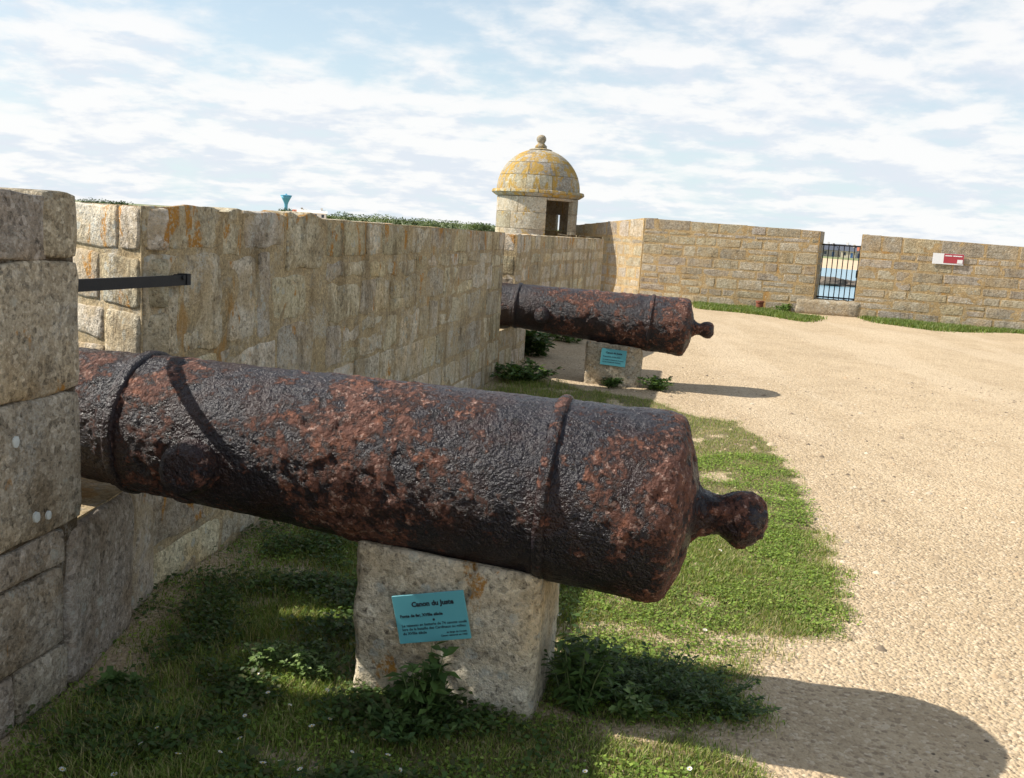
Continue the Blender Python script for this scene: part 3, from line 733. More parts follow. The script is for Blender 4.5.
def cannon(T, zb, zm, seed, label, fine, rust0, holes=()):
    """breech in the courtyard (n = 1.95), muzzle through the embrasure"""
    Pb = tn(T, 1.95, zb); Pm = tn(T, -.09, zm); ax = (Pm - Pb).normalized()
    yv = Vector((0, 0, 1)).cross(ax).normalized(); zv = ax.cross(yv)
    base = tn(T, 1.2, 0)
    root = empty('cannon', base, label, 'cannon', 'old iron cannons lying through the parapet')
    Pb = Pb - base
    m4 = Matrix(((ax.x, yv.x, zv.x, Pb.x), (ax.y, yv.y, zv.y, Pb.y), (ax.z, yv.z, zv.z, Pb.z), (0, 0, 0, 1)))
    na, st = (330, .0065) if fine else (110, .02)
    prof = [(-.085, .05), (-.082, .10), (-.068, .155), (-.048, .21), (-.030, .255), (-.018, .280), (-.008, .292), (.004, .299), (.02, .302), (.05, .303), (.10, .303), (.16, .300), (.30, .2965), (.40, .294), (.42, .289),
            (.80, .278), (1.20, .264), (1.22, .260), (1.50, .250), (1.86, .238), (1.87, .232), (2.3, .212), (2.80, .190), (2.86, .196), (2.96, .225), (3.02, .232), (3.05, .215), (3.05, .10), (2.7, .085), (2.4, .07)]
    K = 1.035 if fine else 1.0
    prof = [(x * K, r * K) for x, r in prof]; m4k = m4 @ Matrix.Scale(K, 4)
    lathe_iron('barrel', prof, na, seed, 1.0 if fine else 1.5, rust0, step=st, root=root, mat4=m4)
    lathe_iron('reinforce_ring', [(.350, .290), (.356, .3035), (.364, .3065), (.376, .3065), (.386, .301), (.394, .290)], na, seed + 1, .8, lambda x, a: .42, step=.005 if fine else .01, root=root, mat4=m4k, pits=False)
    lathe_iron('muzzle_ring', [(1.795, .232), (1.798, .246), (1.806, .251), (1.826, .251), (1.834, .246), (1.838, .232)], na, seed + 2, .5, lambda x, a: .05, step=.005 if fine else .012, root=root, mat4=m4k, pits=False)
    casc = [(-.302, .004), (-.300, .03), (-.292, .055), (-.275, .076), (-.25, .087), (-.225, .089), (-.20, .082), (-.18, .070), (-.16, .064), (-.13, .066), (-.10, .076), (-.075, .098), (-.06, .13)]
    lathe_iron('cascabel', casc, 120 if fine else 40, seed + 3, 1.3, lambda x, a: .50, step=.006 if fine else .015, root=root, mat4=m4k)
    for sgn in (-1, 1):
        # trunnion axis along local y, a little below the bore
        tm = m4k @ Matrix.Translation((1.50, 0, -.045)) @ Matrix.Rotation(-sgn * math.pi / 2 if False else sgn * math.pi / 2, 4, 'Z')
        lathe_iron('trunnion', [(.10, .096), (.26, .086), (.315, .082), (.334, .074), (.344, .058), (.349, .03), (.350, .003)], 90 if fine else 30, seed + 5 + sgn, 1.6, lambda x, a: .30, step=.007 if fine else .02, root=root, mat4=tm)
    return root
def rust_near(x, a):
    v = .29
    v += .27 * math.exp(-((x - 1.02) / .34) ** 2)             # the scaled area in the middle of the barrel
    v += .20 * math.exp(-((x - 1.70) / .14) ** 2) + .26 * math.exp(-((x + .02) / .10) ** 2) + .12 * math.exp(-((x - .20) / .12) ** 2)
    return v + .05 * math.sin(a * 2)
def rust_far(x, a): return .36 + .22 * math.exp(-((x - .05) / .12) ** 2) + .12 * math.exp(-((x - .9) / .4) ** 2)
cannon(3.42, .722, .833, 3.3, 'large rust-flaked black cannon in the foreground lying on a stone block', True, rust_near)
cannon(10.6, .652, .762, 8.9, 'smaller-looking reddish rusted cannon farther off beside the turret', False, rust_far)

# ------------------------------------------------------------------ pedestal blocks
def rough_block(name, corners, z_tops, mat, cell=.022, amp=.010, seed=0, crack=None, rnd=.03):
    """hewn block: corners (4 xy, ccw, first edge = front), uneven faces, worn arrises"""
    c0 = sum((Vector(c) for c in corners), Vector((0, 0))) / 4
    P_ = [Vector(c) - c0 for c in corners]
    v = {}; V = []; Fs = []
    nu = int((P_[1] - P_[0]).length / cell); nd = int((P_[2] - P_[1]).length / (cell * 1.6)); nz = int(max(z_tops) / cell)
    def pos(u, w_, z):
        a = P_[0].lerp(P_[1], u); b_ = P_[3].lerp(P_[2], u); p = a.lerp(b_, w_)
        zt = (z_tops[0] * (1 - u) + z_tops[1] * u) * (1 - w_) + (z_tops[3] * (1 - u) + z_tops[2] * u) * w_
        return Vector((p.x, p.y, -.06 + (zt + .06) * z))
    wdt, dpt, hgt = (P_[1] - P_[0]).length, (P_[2] - P_[1]).length, max(z_tops)
    cen = Vector((0, 0, hgt / 2))
    def get(i, j, k_):
        key = (i, j, k_)
        if key in v: return v[key]
        u, w_, z = i / nu, j / nd, k_ / nz; p = pos(u, w_, z)
        # rounding of arrises
        eu = min(u, 1 - u) * wdt; ew = min(w_, 1 - w_) * dpt; ez = (1 - z) * hgt
        e = sorted((eu, ew, ez))
        if e[1] < rnd:
            q = (rnd - e[1]) / rnd; p = p + (cen - p).normalized() * rnd * .55 * q * q * (1.0 + 1.2 * mn.noise((p.x * 11 + seed, p.y * 11, p.z * 11)))
        dn = (p - cen).normalized()
        d_ = amp * (mn.fractal((p.x * 5 + seed, p.y * 5, p.z * 5), 1, 2, 4) * .9 + .5 * mn.noise((p.x * 30, p.y * 30, p.z * 30 + seed)))
        if crack and j == 0:
            t_ = crack(u, z)
            d_ -= t_
        p = p + dn * d_
        v[key] = len(V); V.append(p); return v[key]
    for i in range(nu):
        for k_ in range(nz):
            Fs.append((get(i, 0, k_), get(i + 1, 0, k_), get(i + 1, 0, k_ + 1), get(i, 0, k_ + 1)))
            Fs.append((get(i + 1, nd, k_), get(i, nd, k_), get(i, nd, k_ + 1), get(i + 1, nd, k_ + 1)))
    for j in range(nd):
        for k_ in range(nz):
            Fs.append((get(nu, j, k_), get(nu, j + 1, k_), get(nu, j + 1, k_ + 1), get(nu, j, k_ + 1)))
            Fs.append((get(0, j + 1, k_), get(0, j, k_), get(0, j, k_ + 1), get(0, j + 1, k_ + 1)))
        for i in range(nu): Fs.append((get(i, j, nz), get(i + 1, j, nz), get(i + 1, j + 1, nz), get(i, j + 1, nz)))
    return link(name, mesh(name, V, Fs, mat, True), None, (c0.x, c0.y, 0))
def crack1(u, z):
    if z < .70: return 0
    uc = .60 + (z - .70) * .16 + .012 * math.sin(z * 40)
    return .028 * math.exp(-((u - uc) / .012) ** 2) * min(1, (z - .70) / .06)
ped_c = [tn(3.215, .945).xy, tn(3.215, 1.57).xy, tn(3.66, 1.585).xy, tn(3.66, .95).xy]
o = rough_block('stone_block', ped_c, (.553, .508, .345, .43), 'granite_block', seed=2, crack=crack1, cell=.014)
tag(o, 'cracked lichen-spotted granite block carrying the foreground cannon and its blue plaque', 'stone block', 'stone blocks under the cannons')
p2c = [tn(10.40, .93).xy, tn(10.40, 1.53).xy, tn(10.84, 1.53).xy, tn(10.84, .93).xy]
o = rough_block('stone_block', p2c, (.455, .42, .30, .34), 'granite_block', seed=9, cell=.03, amp=.014)
tag(o, 'rough granite block holding up the far cannon', 'stone block', 'stone blocks under the cannons')

# ------------------------------------------------------------------ plaques with lettering
def text_mesh(s, size, mat, align='LEFT', shear=0, bold=0.0):
    cu = bpy.data.curves.new('lettering', 'FONT'); cu.body = s; cu.size = size; cu.align_x = align; cu.extrude = .0004; cu.offset = bold; cu.resolution_u = 2
    ob = bpy.data.objects.new('tmp', cu); COL.objects.link(ob)
    dg = bpy.context.evaluated_depsgraph_get(); me = bpy.data.meshes.new_from_object(ob.evaluated_get(dg))
    COL.objects.unlink(ob); bpy.data.objects.remove(ob)
    me.materials.clear(); me.materials.append(M[mat]); return me
def plaque(corner_px, yoff, label, lines, flip=0.0):
    """corner_px: the four corners in the photograph, on the block's front plane t = yoff"""
    def att(x, y):
        d = ray(x, y); k_ = (yoff - (Vector((0, 0, EYE)) - O).dot(D)) / d.dot(D); return Vector((0, 0, EYE)) + d * k_
    tl, tr, br, bl = [att(*c) for c in corner_px]
    cen = (tl + tr + br + bl) / 4; xa = ((tr - tl) + (br - bl)).normalized(); wd = ((tr - tl).length + (br - bl).length) / 2; ht = ((tl - bl).length + (tr - br).length) / 2
    up = (tl - bl) + (tr - br); yn = (up - xa * up.dot(xa)).normalized(); zn = xa.cross(yn)
    root = empty('plaque', (cen.x, cen.y, cen.z), label, 'plaque', 'blue plaques on the stone blocks')
    root.matrix_world = Matrix(((xa.x, yn.x, zn.x, cen.x), (xa.y, yn.y, zn.y, cen.y), (xa.z, yn.z, zn.z, cen.z), (0, 0, 0, 1)))
    bm = bmesh.new(); bmesh.ops.create_cube(bm, size=1)
    for q in bm.verts: q.co = Vector((q.co.x * wd, q.co.y * ht, q.co.z * .006))
    bmesh.ops.bevel(bm, geom=bm.edges[:], offset=.0012, segments=1, affect='EDGES')
    me = bpy.data.meshes.new('plate'); bm.to_mesh(me); bm.free(); me.materials.append(M['plaque']); link('plate', me, root)
    for s, x, y, size, al, bold in lines:
        t_ = link('lettering', text_mesh(s, size * ht, 'ink', al, 0, bold), root, (x * wd, y * ht, .0034))
    return root
L1 = [('Canon du Juste', .05, .25, .140, 'CENTER', .0011), ('Fonte de fer, XVIIIe siècle', -.43, .04, .084, 'LEFT', .0006), ('•', .03, -.10, .16, 'CENTER', .001),
      ('Le vaisseau en batterie de 74 canons coulé', -.43, -.155, .078, 'LEFT', .0002), ('lors de la bataille des Cardinaux au milieu', -.43, -.235, .078, 'LEFT', .0002), ('du XVIIIe siècle', -.43, -.32, .078, 'LEFT', .0003),
      ('au large du Croisic', .46, -.345, .055, 'RIGHT', .0002), ('Canon remonté en 1965', .46, -.41, .055, 'RIGHT', .0002)]
plaque([(392, 596), (464, 590), (471, 638), (400, 644)], 3.185, 'pale blue plaque headed Canon du Juste, tilted on the foreground block', L1)
plaque([(602, 348), (627, 351), (625, 367.5), (600, 364)], 10.37, 'small pale blue plaque on the block under the far cannon', [('Canon du Juste', .0, .22, .16, 'CENTER', .001)] + [('Fonte de fer, XVIIIe siècle', -.42, .0, .1, 'LEFT', .0004), ('Le vaisseau en batterie de 74 canons', -.42, -.18, .085, 'LEFT', .0003), ('lors de la bataille des Cardinaux', -.42, -.32, .085, 'LEFT', .0003)])

# ------------------------------------------------------------------ iron bar across the near embrasure
pa = tn(2.92, -.03, 1.325); pb = tn(4.01, -.10, 1.298)
g = empty('iron_bar', pa, 'black flat iron bar fixed across the near embrasure above the cannon', 'bar'); g.rotation_euler = (0, 0, math.atan2((pb - pa).y, (pb - pa).x))
Lb = (pb - pa).xy.length
mb = MB(); mb.box(0, Lb, -.006, .008, -.020, .022); ob = mb.obj('strap', 'black_iron', g); ob.rotation_euler = (0, math.atan2(-(pb - pa).z, Lb), 0)
MB().box(Lb - .030, Lb + .002, -.012, .045, -.046, .000).obj('bent_end', 'black_iron', g)
MB().tube([(Lb - .06, .03, -.012), (Lb - .06, -.014, -.012)], .011, 8).obj('bolt', 'black_iron', g)

# ------------------------------------------------------------------ vegetation on the courtyard ground
def gpoly(px): return [ground(*p) for p in px]
TURF = gpoly([(486, 366), (530, 378), (600, 390), (655, 399), (690, 414), (735, 422), (772, 443), (798, 478), (812, 515), (834, 550), (840, 590), (856, 612), (835, 634), (800, 640), (778, 662), (750, 692), (765, 724), (720, 742), (780, 772), (760, 830), (400, 1000), (-500, 1200), (-500, 900), (-160, 760), (-80, 700), (0, 660), (60, 610), (150, 560), (280, 480), (380, 420), (470, 372)])
FARL = gpoly([(690, 300), (720, 304), (760, 310), (800, 316), (822, 318), (806, 322), (760, 315), (700, 309)])
FARR = gpoly([(862, 319), (900, 320), (960, 324), (1030, 329), (1080, 333), (1080, 340), (1030, 334), (940, 331), (880, 324)])
BARE = [((610, 628), .22, .05), ((660, 640), .16, .04), ((705, 604), .08, .05), ((752, 640), .16, .08), ((800, 664), .26, .14), ((310, 572), .26, .14), ((110, 668), .13, .18), ((700, 658), .18, .06), ((745, 740), .22, .09), ((640, 732), .10, .04), ((560, 715), .10, .05)]
BARE = [(ground(*p), a, b2) for p, a, b2 in BARE]
def n2(x, y, sc, s_): return mn.noise((x * sc + s_, y * sc - s_, s_))
def turf_density(x, y):
    d = 1.0
    for c, a, b2 in BARE:
        q = ((x - c.x) / a) ** 2 + ((y - c.y) / b2) ** 2
        d *= 1 - .93 * math.exp(-q * .8)
    nz_ = .42 + .95 * n2(x, y, 2.3, 4.0) + .85 * n2(x, y, 6.5, 9.0)
    return d * min(1, max(.12, nz_ + .42 + .30 * max(0, min(1, ((Vector((x, y, 0)) - O).dot(N) - 1.5) * 3))))
def edge_dist(poly, x, y):
    best = 9
    for i in range(len(poly)):
        a, b2 = poly[i], poly[(i + 1) % len(poly)]; ex, ey = b2.x - a.x, b2.y - a.y; L_ = ex * ex + ey * ey or 1e-9
        k_ = max(0, min(1, ((x - a.x) * ex + (y - a.y) * ey) / L_)); best = min(best, math.hypot(x - a.x - ex * k_, y - a.y - ey * k_))
    return best
PEDS = [(ped_c, .0), (p2c, .0)]
WALLLINE = lambda x, y: (Vector((x, y, 0)) - O).dot(N)
class Raster:
    """a ground function sampled on a fine grid"""
    def __init__(s, fn, x0, x1, y0, y1, c):
        s.x0, s.y0, s.c = x0, y0, c; xs = np.arange(x0, x1, c); ys = np.arange(y0, y1, c)
        s.a = np.array([[fn(x, y) for x in xs] for y in ys])
    def __call__(s, X, Y):
        fx = np.clip((X - s.x0) / s.c, 0, s.a.shape[1] - 1.001); fy = np.clip((Y - s.y0) / s.c, 0, s.a.shape[0] - 1.001)
        i, j = fx.astype(int), fy.astype(int); u, v_ = fx - i, fy - j
        return s.a[j, i] * (1 - u) * (1 - v_) + s.a[j, i + 1] * u * (1 - v_) + s.a[j + 1, i] * (1 - u) * v_ + s.a[j + 1, i + 1] * u * v_
def turf_full(x, y):
    e = edge_dist(TURF, x, y) * (1 if inside(TURF, np.array([x]), np.array([y]))[0] else -1)
    e += .09 * n2(x, y, 5, 2.0) + .06 * n2(x, y, 13, 6.0)
    k_ = min(1, max(0, (e + .03) / .12)) * min(1, .30 + max(0, WALLLINE(x, y)) * 1.8)
    return turf_density(x, y) * k_ if k_ > 0 else 0
DENS = Raster(turf_full, -2.0, 2.6, .9, 11.6, .04)
GZR = Raster(ground_z, -2.4, 14.5, .8, 25, .09)
def scatter(dens, count, x0, x1, y0, y1, power=1.0):
    X = nr.uniform(x0, x1, count); Y = nr.uniform(y0, y1, count)
    ok = nr.random(count) < dens(X, Y) ** power
    for c, _ in PEDS: ok &= ~inside(c, X, Y)
    return np.stack([X[ok], Y[ok]], 1)
sa = ground_o.data.attributes.new('soil', 'FLOAT', 'POINT')
gxr, gyr = GX.ravel(), GY.ravel()
val = np.where((gxr > -2) & (gxr < 2.55) & (gyr > .9) & (gyr < 11.5), DENS(gxr, gyr), 0.0)
sa.data.foreach_set('value', val.astype(np.float32))
def blades(P_, h, wd, tints, lean=.6, seed=1, hfun=None):
    """curved grass blades (two quads each) at the points P_"""
    g_ = np.random.default_rng(seed); n = len(P_)
    H_ = h * g_.uniform(.45, 1.25, n)
    if hfun is not None: H_ = H_ * hfun(P_[:, 0], P_[:, 1])
    A = g_.uniform(0, 2 * np.pi, n); Ln = H_ * g_.uniform(.15, 1, n) * lean; B = A + np.pi / 2 + g_.uniform(-.5, .5, n); W = wd * g_.uniform(.6, 1.3, n)
    z0 = GZR(P_[:, 0], P_[:, 1]) - .004
    dx, dy = np.cos(A), np.sin(A); bx, by = np.cos(B) * W, np.sin(B) * W
    V = np.zeros((n, 5, 3)); T_ = np.zeros((n, 5, 3))
    for i, (k_, f_, ww) in enumerate(((0, 0, 1), (0, 0, -1), (.55, .3, .8), (.55, .3, -.8), (1, 1, 0))):
        V[:, i, 0] = P_[:, 0] + dx * Ln * f_ + bx * ww; V[:, i, 1] = P_[:, 1] + dy * Ln * f_ + by * ww; V[:, i, 2] = z0 + H_ * k_
    ti = np.array(tints); c = ti[g_.integers(0, len(ti), n)] * g_.uniform(.75, 1.25, (n, 1))
    T_[:] = c[:, None, :]
    b0 = np.arange(n)[:, None] * 5
    Fc = np.concatenate([b0 + np.array([[0, 1, 3]]), b0 + np.array([[0, 3, 2]]), b0 + np.array([[2, 3, 4]])])
    return V.reshape(-1, 3), Fc, T_.reshape(-1, 3)
def leaves(P_, zlo, zhi, size, tints, seed=1, flat=.5, aspect=.55):
    """small folded leaves"""
    g_ = np.random.default_rng(seed); n = len(P_)
    A = g_.uniform(0, 2 * np.pi, n); E_ = g_.uniform(-.35, flat, n); S = size * g_.uniform(.6, 1.35, n)
    z = g_.uniform(zlo, zhi, n) if np.isscalar(zlo) else zlo
    d = np.stack([np.cos(A) * np.cos(E_), np.sin(A) * np.cos(E_), np.sin(E_)], 1); sd = np.stack([-np.sin(A), np.cos(A), g_.uniform(-.5, .5, n)], 1)
    c = np.stack([P_[:, 0], P_[:, 1], z], 1)
    V = np.zeros((n, 4, 3)); V[:, 0] = c; V[:, 2] = c + d * S[:, None]
    mid = c + d * S[:, None] * .5 + np.array([0, 0, 1]) * S[:, None] * .10
    V[:, 1] = mid + sd * S[:, None] * aspect * .5; V[:, 3] = mid - sd * S[:, None] * aspect * .5
    ti = np.array(tints); col_ = ti[g_.integers(0, len(ti), n)] * g_.uniform(.7, 1.3, (n, 1))
    T_ = np.repeat(col_, 4, axis=0); b0 = np.arange(n)[:, None] * 4
    return V.reshape(-1, 3), np.concatenate([b0 + np.array([[0, 1, 2]]), b0 + np.array([[0, 2, 3]])]), T_
GREENS = [(.18, .245, .038), (.215, .28, .05), (.145, .21, .036), (.25, .29, .07), (.36, .32, .13), (.115, .175, .036), (.44, .37, .19)]
def join_arrays(lst):
    off = 0; Vs, Fs, Ts = [], [], []
    for V, Fc, T_ in lst: Vs.append(V); Fs.append(Fc + off); Ts.append(T_); off += len(V)
    return np.concatenate(Vs), np.concatenate(Fs), np.concatenate(Ts)
def turf_h(x, y):                                  # longer by the wall and in the damp shade
    n_ = WALLLINE(x, y)
    return min(1, .35 + max(0, n_ - .02) * 2.2) * (.8 + 1.25 * max(0, min(1, (1.35 - n_) / .9)) * (.55 + .45 * min(1, max(0, .5 + 1.4 * n2(x, y, 3, 7))))) * (.75 + .6 * max(0, .5 + n2(x, y, 5, 1)))
TH = Raster(turf_h, -2.0, 2.6, .9, 11.6, .06)
P1 = np.concatenate([scatter(DENS, 520000, -1.7, 2.3, 1.3, 5.2), scatter(DENS, 160000, -1.7, 2.3, 5.2, 11.5)])
lay = [blades(P1, .030, .0017, GREENS, 1.1, 3, TH)]
CLOV = Raster(lambda x, y: turf_full(x, y) * max(0, min(1, .45 + 1.7 * n2(x, y, 3.1, 12))), -2.0, 2.6, .9, 11.6, .06)
P2 = scatter(CLOV, 380000, -1.7, 2.3, 1.3, 7)
lay.append(leaves(P2, .006, .030, .013, [(.20, .285, .045), (.25, .325, .065), (.155, .235, .04)], 4, .5, .9))
SHADE_WEED = Raster(lambda x, y: turf_full(x, y) * max(0, min(1, (1.75 - WALLLINE(x, y)) * 1.5)) * max(0, min(1, .25 + 2.2 * n2(x, y, 4.0, 17))), -2.0, 2.6, .9, 11.6, .06)
P3 = scatter(SHADE_WEED, 300000, -1.7, 1.0, 1.3, 6.5)                     # broad-leaved creeping weeds, tinted dark to deepen the wall's shade
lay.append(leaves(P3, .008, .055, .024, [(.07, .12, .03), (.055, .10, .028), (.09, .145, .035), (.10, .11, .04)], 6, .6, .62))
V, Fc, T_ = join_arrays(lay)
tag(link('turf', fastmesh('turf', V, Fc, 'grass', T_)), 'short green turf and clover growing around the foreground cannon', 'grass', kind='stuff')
lay = []
for poly, sd in ((FARL, 21), (FARR, 22)):
    px_, py_ = [p.x for p in poly], [p.y for p in poly]
    Xf, Yf = nr.uniform(min(px_) - .2, max(px_) + .2, 60000), nr.uniform(min(py_) - .2, max(py_) + .2, 60000)
    okf = inside(poly, Xf + nr.normal(0, .07, 60000), Yf + nr.normal(0, .10, 60000)) & (nr.random(60000) < np.clip(.75 + .5 * np.sin(Xf * 5.1) * np.sin(Yf * 3 + Xf * 2.3), .12, 1))
    Pf = np.stack([Xf[okf], Yf[okf]], 1)
    lay.append(blades(Pf, .085, .008, [(.13, .19, .035), (.17, .22, .05), (.11, .17, .035), (.21, .22, .08)], .7, sd))
V, Fc, T_ = join_arrays(lay)
tag(link('grass_strip', fastmesh('grass_strip', V, Fc, 'grass', T_)), 'bright green grass strip along the foot of the far wall', 'grass', kind='stuff')
# gravel: loose limestone pebbles
def pebbles(count, x0, x1, y0, y1, size, dens, seed):
    g_ = np.random.default_rng(seed); X = g_.uniform(x0, x1, count); Y = g_.uniform(y0, y1, count)
    ok = inside(OUT, X, Y) & (((X - O.x) * N.x + (Y - O.y) * N.y) > .06)
    for c, _ in PEDS: ok &= ~inside(c, X, Y)
    X, Y = X[ok], Y[ok]; q = g_.random(len(X)); keep_ = q < dens(X, Y); X, Y = X[keep_], Y[keep_]; n = len(X)
    S = size * np.exp(g_.normal(0, .45, n)); A = g_.uniform(0, 2 * np.pi, n)
    base = np.array([[1, 0, .1], [.3, .85, .0], [-.8, .55, .1], [-.75, -.6, 0], [.35, -.9, .1], [.15, .1, .75], [-.25, -.1, .65]])
    FB = np.array([[0, 1, 5], [1, 2, 5], [2, 6, 5], [2, 3, 6], [3, 4, 6], [4, 0, 5], [4, 5, 6]])
    J = base[None] * (1 + g_.uniform(-.28, .28, (n, 7, 3)))
    c, s_ = np.cos(A)[:, None], np.sin(A)[:, None]
    V = np.empty((n, 7, 3)); V[:, :, 0] = X[:, None] + (J[:, :, 0] * c - J[:, :, 1] * s_) * S[:, None]; V[:, :, 1] = Y[:, None] + (J[:, :, 0] * s_ + J[:, :, 1] * c) * S[:, None]
    z0 = GZR(X, Y)
    V[:, :, 2] = z0[:, None] - .002 + J[:, :, 2] * S[:, None] * .85
    pal = np.array([(.50, .375, .245), (.55, .425, .285), (.44, .335, .22), (.60, .50, .37), (.35, .265, .18), (.48, .345, .215), (.20, .155, .11)])
    T_ = np.repeat(pal[g_.integers(0, len(pal), n)] * g_.uniform(.8, 1.15, (n, 1)), 7, axis=0)
    return V.reshape(-1, 3), (np.arange(n)[:, None, None] * 7 + FB[None]).reshape(-1, 3), T_
PEBD = Raster(lambda x, y: min(1, max(.10, .5 + 1.0 * n2(x, y, 1.4, 5) + .5 * n2(x, y, 5, 2))), -1.8, 9, 1.3, 14, .12)
def d_gravel(X, Y): return PEBD(X, Y) * np.where((X > -2) & (X < 2.55) & (Y < 11.5), 1 - .75 * DENS(X, Y), 1)
lay = [pebbles(70000, -1.6, 3.6, 1.4, 5.5, .0040, d_gravel, 51), pebbles(45000, -1, 7, 4.5, 12, .0062, d_gravel, 52), pebbles(3800, -1.6, 5, 1.6, 9, .0095, d_gravel, 53)]
V, Fc, T_ = join_arrays(lay)
tag(link('gravel_pebbles', fastmesh('gravel_pebbles', V, Fc, 'pebble', T_)), 'loose pale limestone pebbles scattered over the courtyard', 'gravel', kind='stuff')

# leafy weeds, each plant a thing
def weed(px, h, rad, stems, leaf, label, tints, seed, base=None, name='leafy_weed', per=26, asp=.42, droop=.5):
    c = base if base is not None else ground(*px)
    root = empty(name, (c.x, c.y, 0), label, 'plant', 'leafy weeds around the cannons')
    r = random.Random(seed); st = MB(); pts = []; dirs = []
    for k_ in range(stems):
        a = r.uniform(0, 6.28); rr_ = rad * r.uniform(.1, 1) ** .7; hh = h * r.uniform(.55, 1.05) * (1 - .35 * rr_ / rad)
        p0 = Vector((math.cos(a) * rr_ * .35, math.sin(a) * rr_ * .35, -.01)); p2 = Vector((math.cos(a) * rr_, math.sin(a) * rr_, hh)); p1 = (p0 + p2) / 2 + Vector((0, 0, hh * .12))
        st.tube([p0, p1, p2], [.0035, .0028, .0012], 4)
        for q in range(per):
            f_ = r.uniform(.12, 1.0); p = p0.lerp(p1, f_ * 2) if f_ < .5 else p1.lerp(p2, f_ * 2 - 1)
            pts.append(p + Vector((r.gauss(0, .006), r.gauss(0, .006), 0))); dirs.append(f_)
    st.obj('stems', 'stem', root)
    P_ = np.array([(p.x, p.y) for p in pts]); Z_ = np.array([p.z for p in pts])
    V, Fc, T_ = leaves(P_, Z_, None, leaf, tints, seed, droop, asp)
    link('foliage', fastmesh('foliage', V, Fc, 'leaf', T_), root)
    return root
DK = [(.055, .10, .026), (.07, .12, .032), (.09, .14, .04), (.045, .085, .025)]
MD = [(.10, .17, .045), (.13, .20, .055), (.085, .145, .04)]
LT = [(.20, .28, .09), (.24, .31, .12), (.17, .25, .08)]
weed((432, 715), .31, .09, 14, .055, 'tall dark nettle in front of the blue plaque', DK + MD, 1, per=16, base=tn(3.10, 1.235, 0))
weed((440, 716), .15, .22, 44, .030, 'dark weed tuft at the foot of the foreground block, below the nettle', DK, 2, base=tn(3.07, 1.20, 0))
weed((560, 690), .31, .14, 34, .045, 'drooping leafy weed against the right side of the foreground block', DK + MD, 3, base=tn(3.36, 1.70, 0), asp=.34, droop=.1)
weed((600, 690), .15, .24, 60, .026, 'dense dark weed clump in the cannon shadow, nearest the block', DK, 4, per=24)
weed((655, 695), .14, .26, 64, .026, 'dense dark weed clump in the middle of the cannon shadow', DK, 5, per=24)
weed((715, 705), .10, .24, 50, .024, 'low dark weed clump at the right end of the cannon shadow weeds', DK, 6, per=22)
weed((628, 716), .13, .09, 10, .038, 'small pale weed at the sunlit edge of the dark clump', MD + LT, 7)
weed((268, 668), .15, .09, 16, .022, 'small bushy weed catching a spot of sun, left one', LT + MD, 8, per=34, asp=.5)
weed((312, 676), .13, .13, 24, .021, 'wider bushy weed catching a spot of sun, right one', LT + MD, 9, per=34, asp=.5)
weed((543, 352), .42, .30, 26, .10, 'dark green bush in the recess beyond the far embrasure', DK, 10, base=tn(12.1, .10, 0), asp=.5)
weed((512, 376), .24, .42, 34, .075, 'low green weeds at the foot of the long parapet near the far embrasure', DK + MD, 11, base=tn(10.1, .30, 0))
weed((556, 340), .20, .32, 20, .07, 'weed tuft along the foot of the pale parapet wall', MD, 12, base=tn(14.0, .28, 0))
weed((612, 384), .12, .16, 14, .05, 'small weed in front of the far stone block', DK, 13, base=tn(10.25, 1.22, 0))
weed((662, 387), .15, .20, 20, .055, 'small weed at the right foot of the far stone block', DK + MD, 14, base=tn(10.35, 1.72, 0))
weed((784, 313), .22, .35, 20, .07, 'weed tuft at the far wall just right of the rusty stub', MD, 15, base=Vector((*fw(s_of(6.35), -.22), 0)))
weed((130, 690), .08, .06, 8, .03, 'small round-leaved weed at the foot of the nearest parapet block', MD, 16, base=tn(3.02, .20, 0), asp=.9)

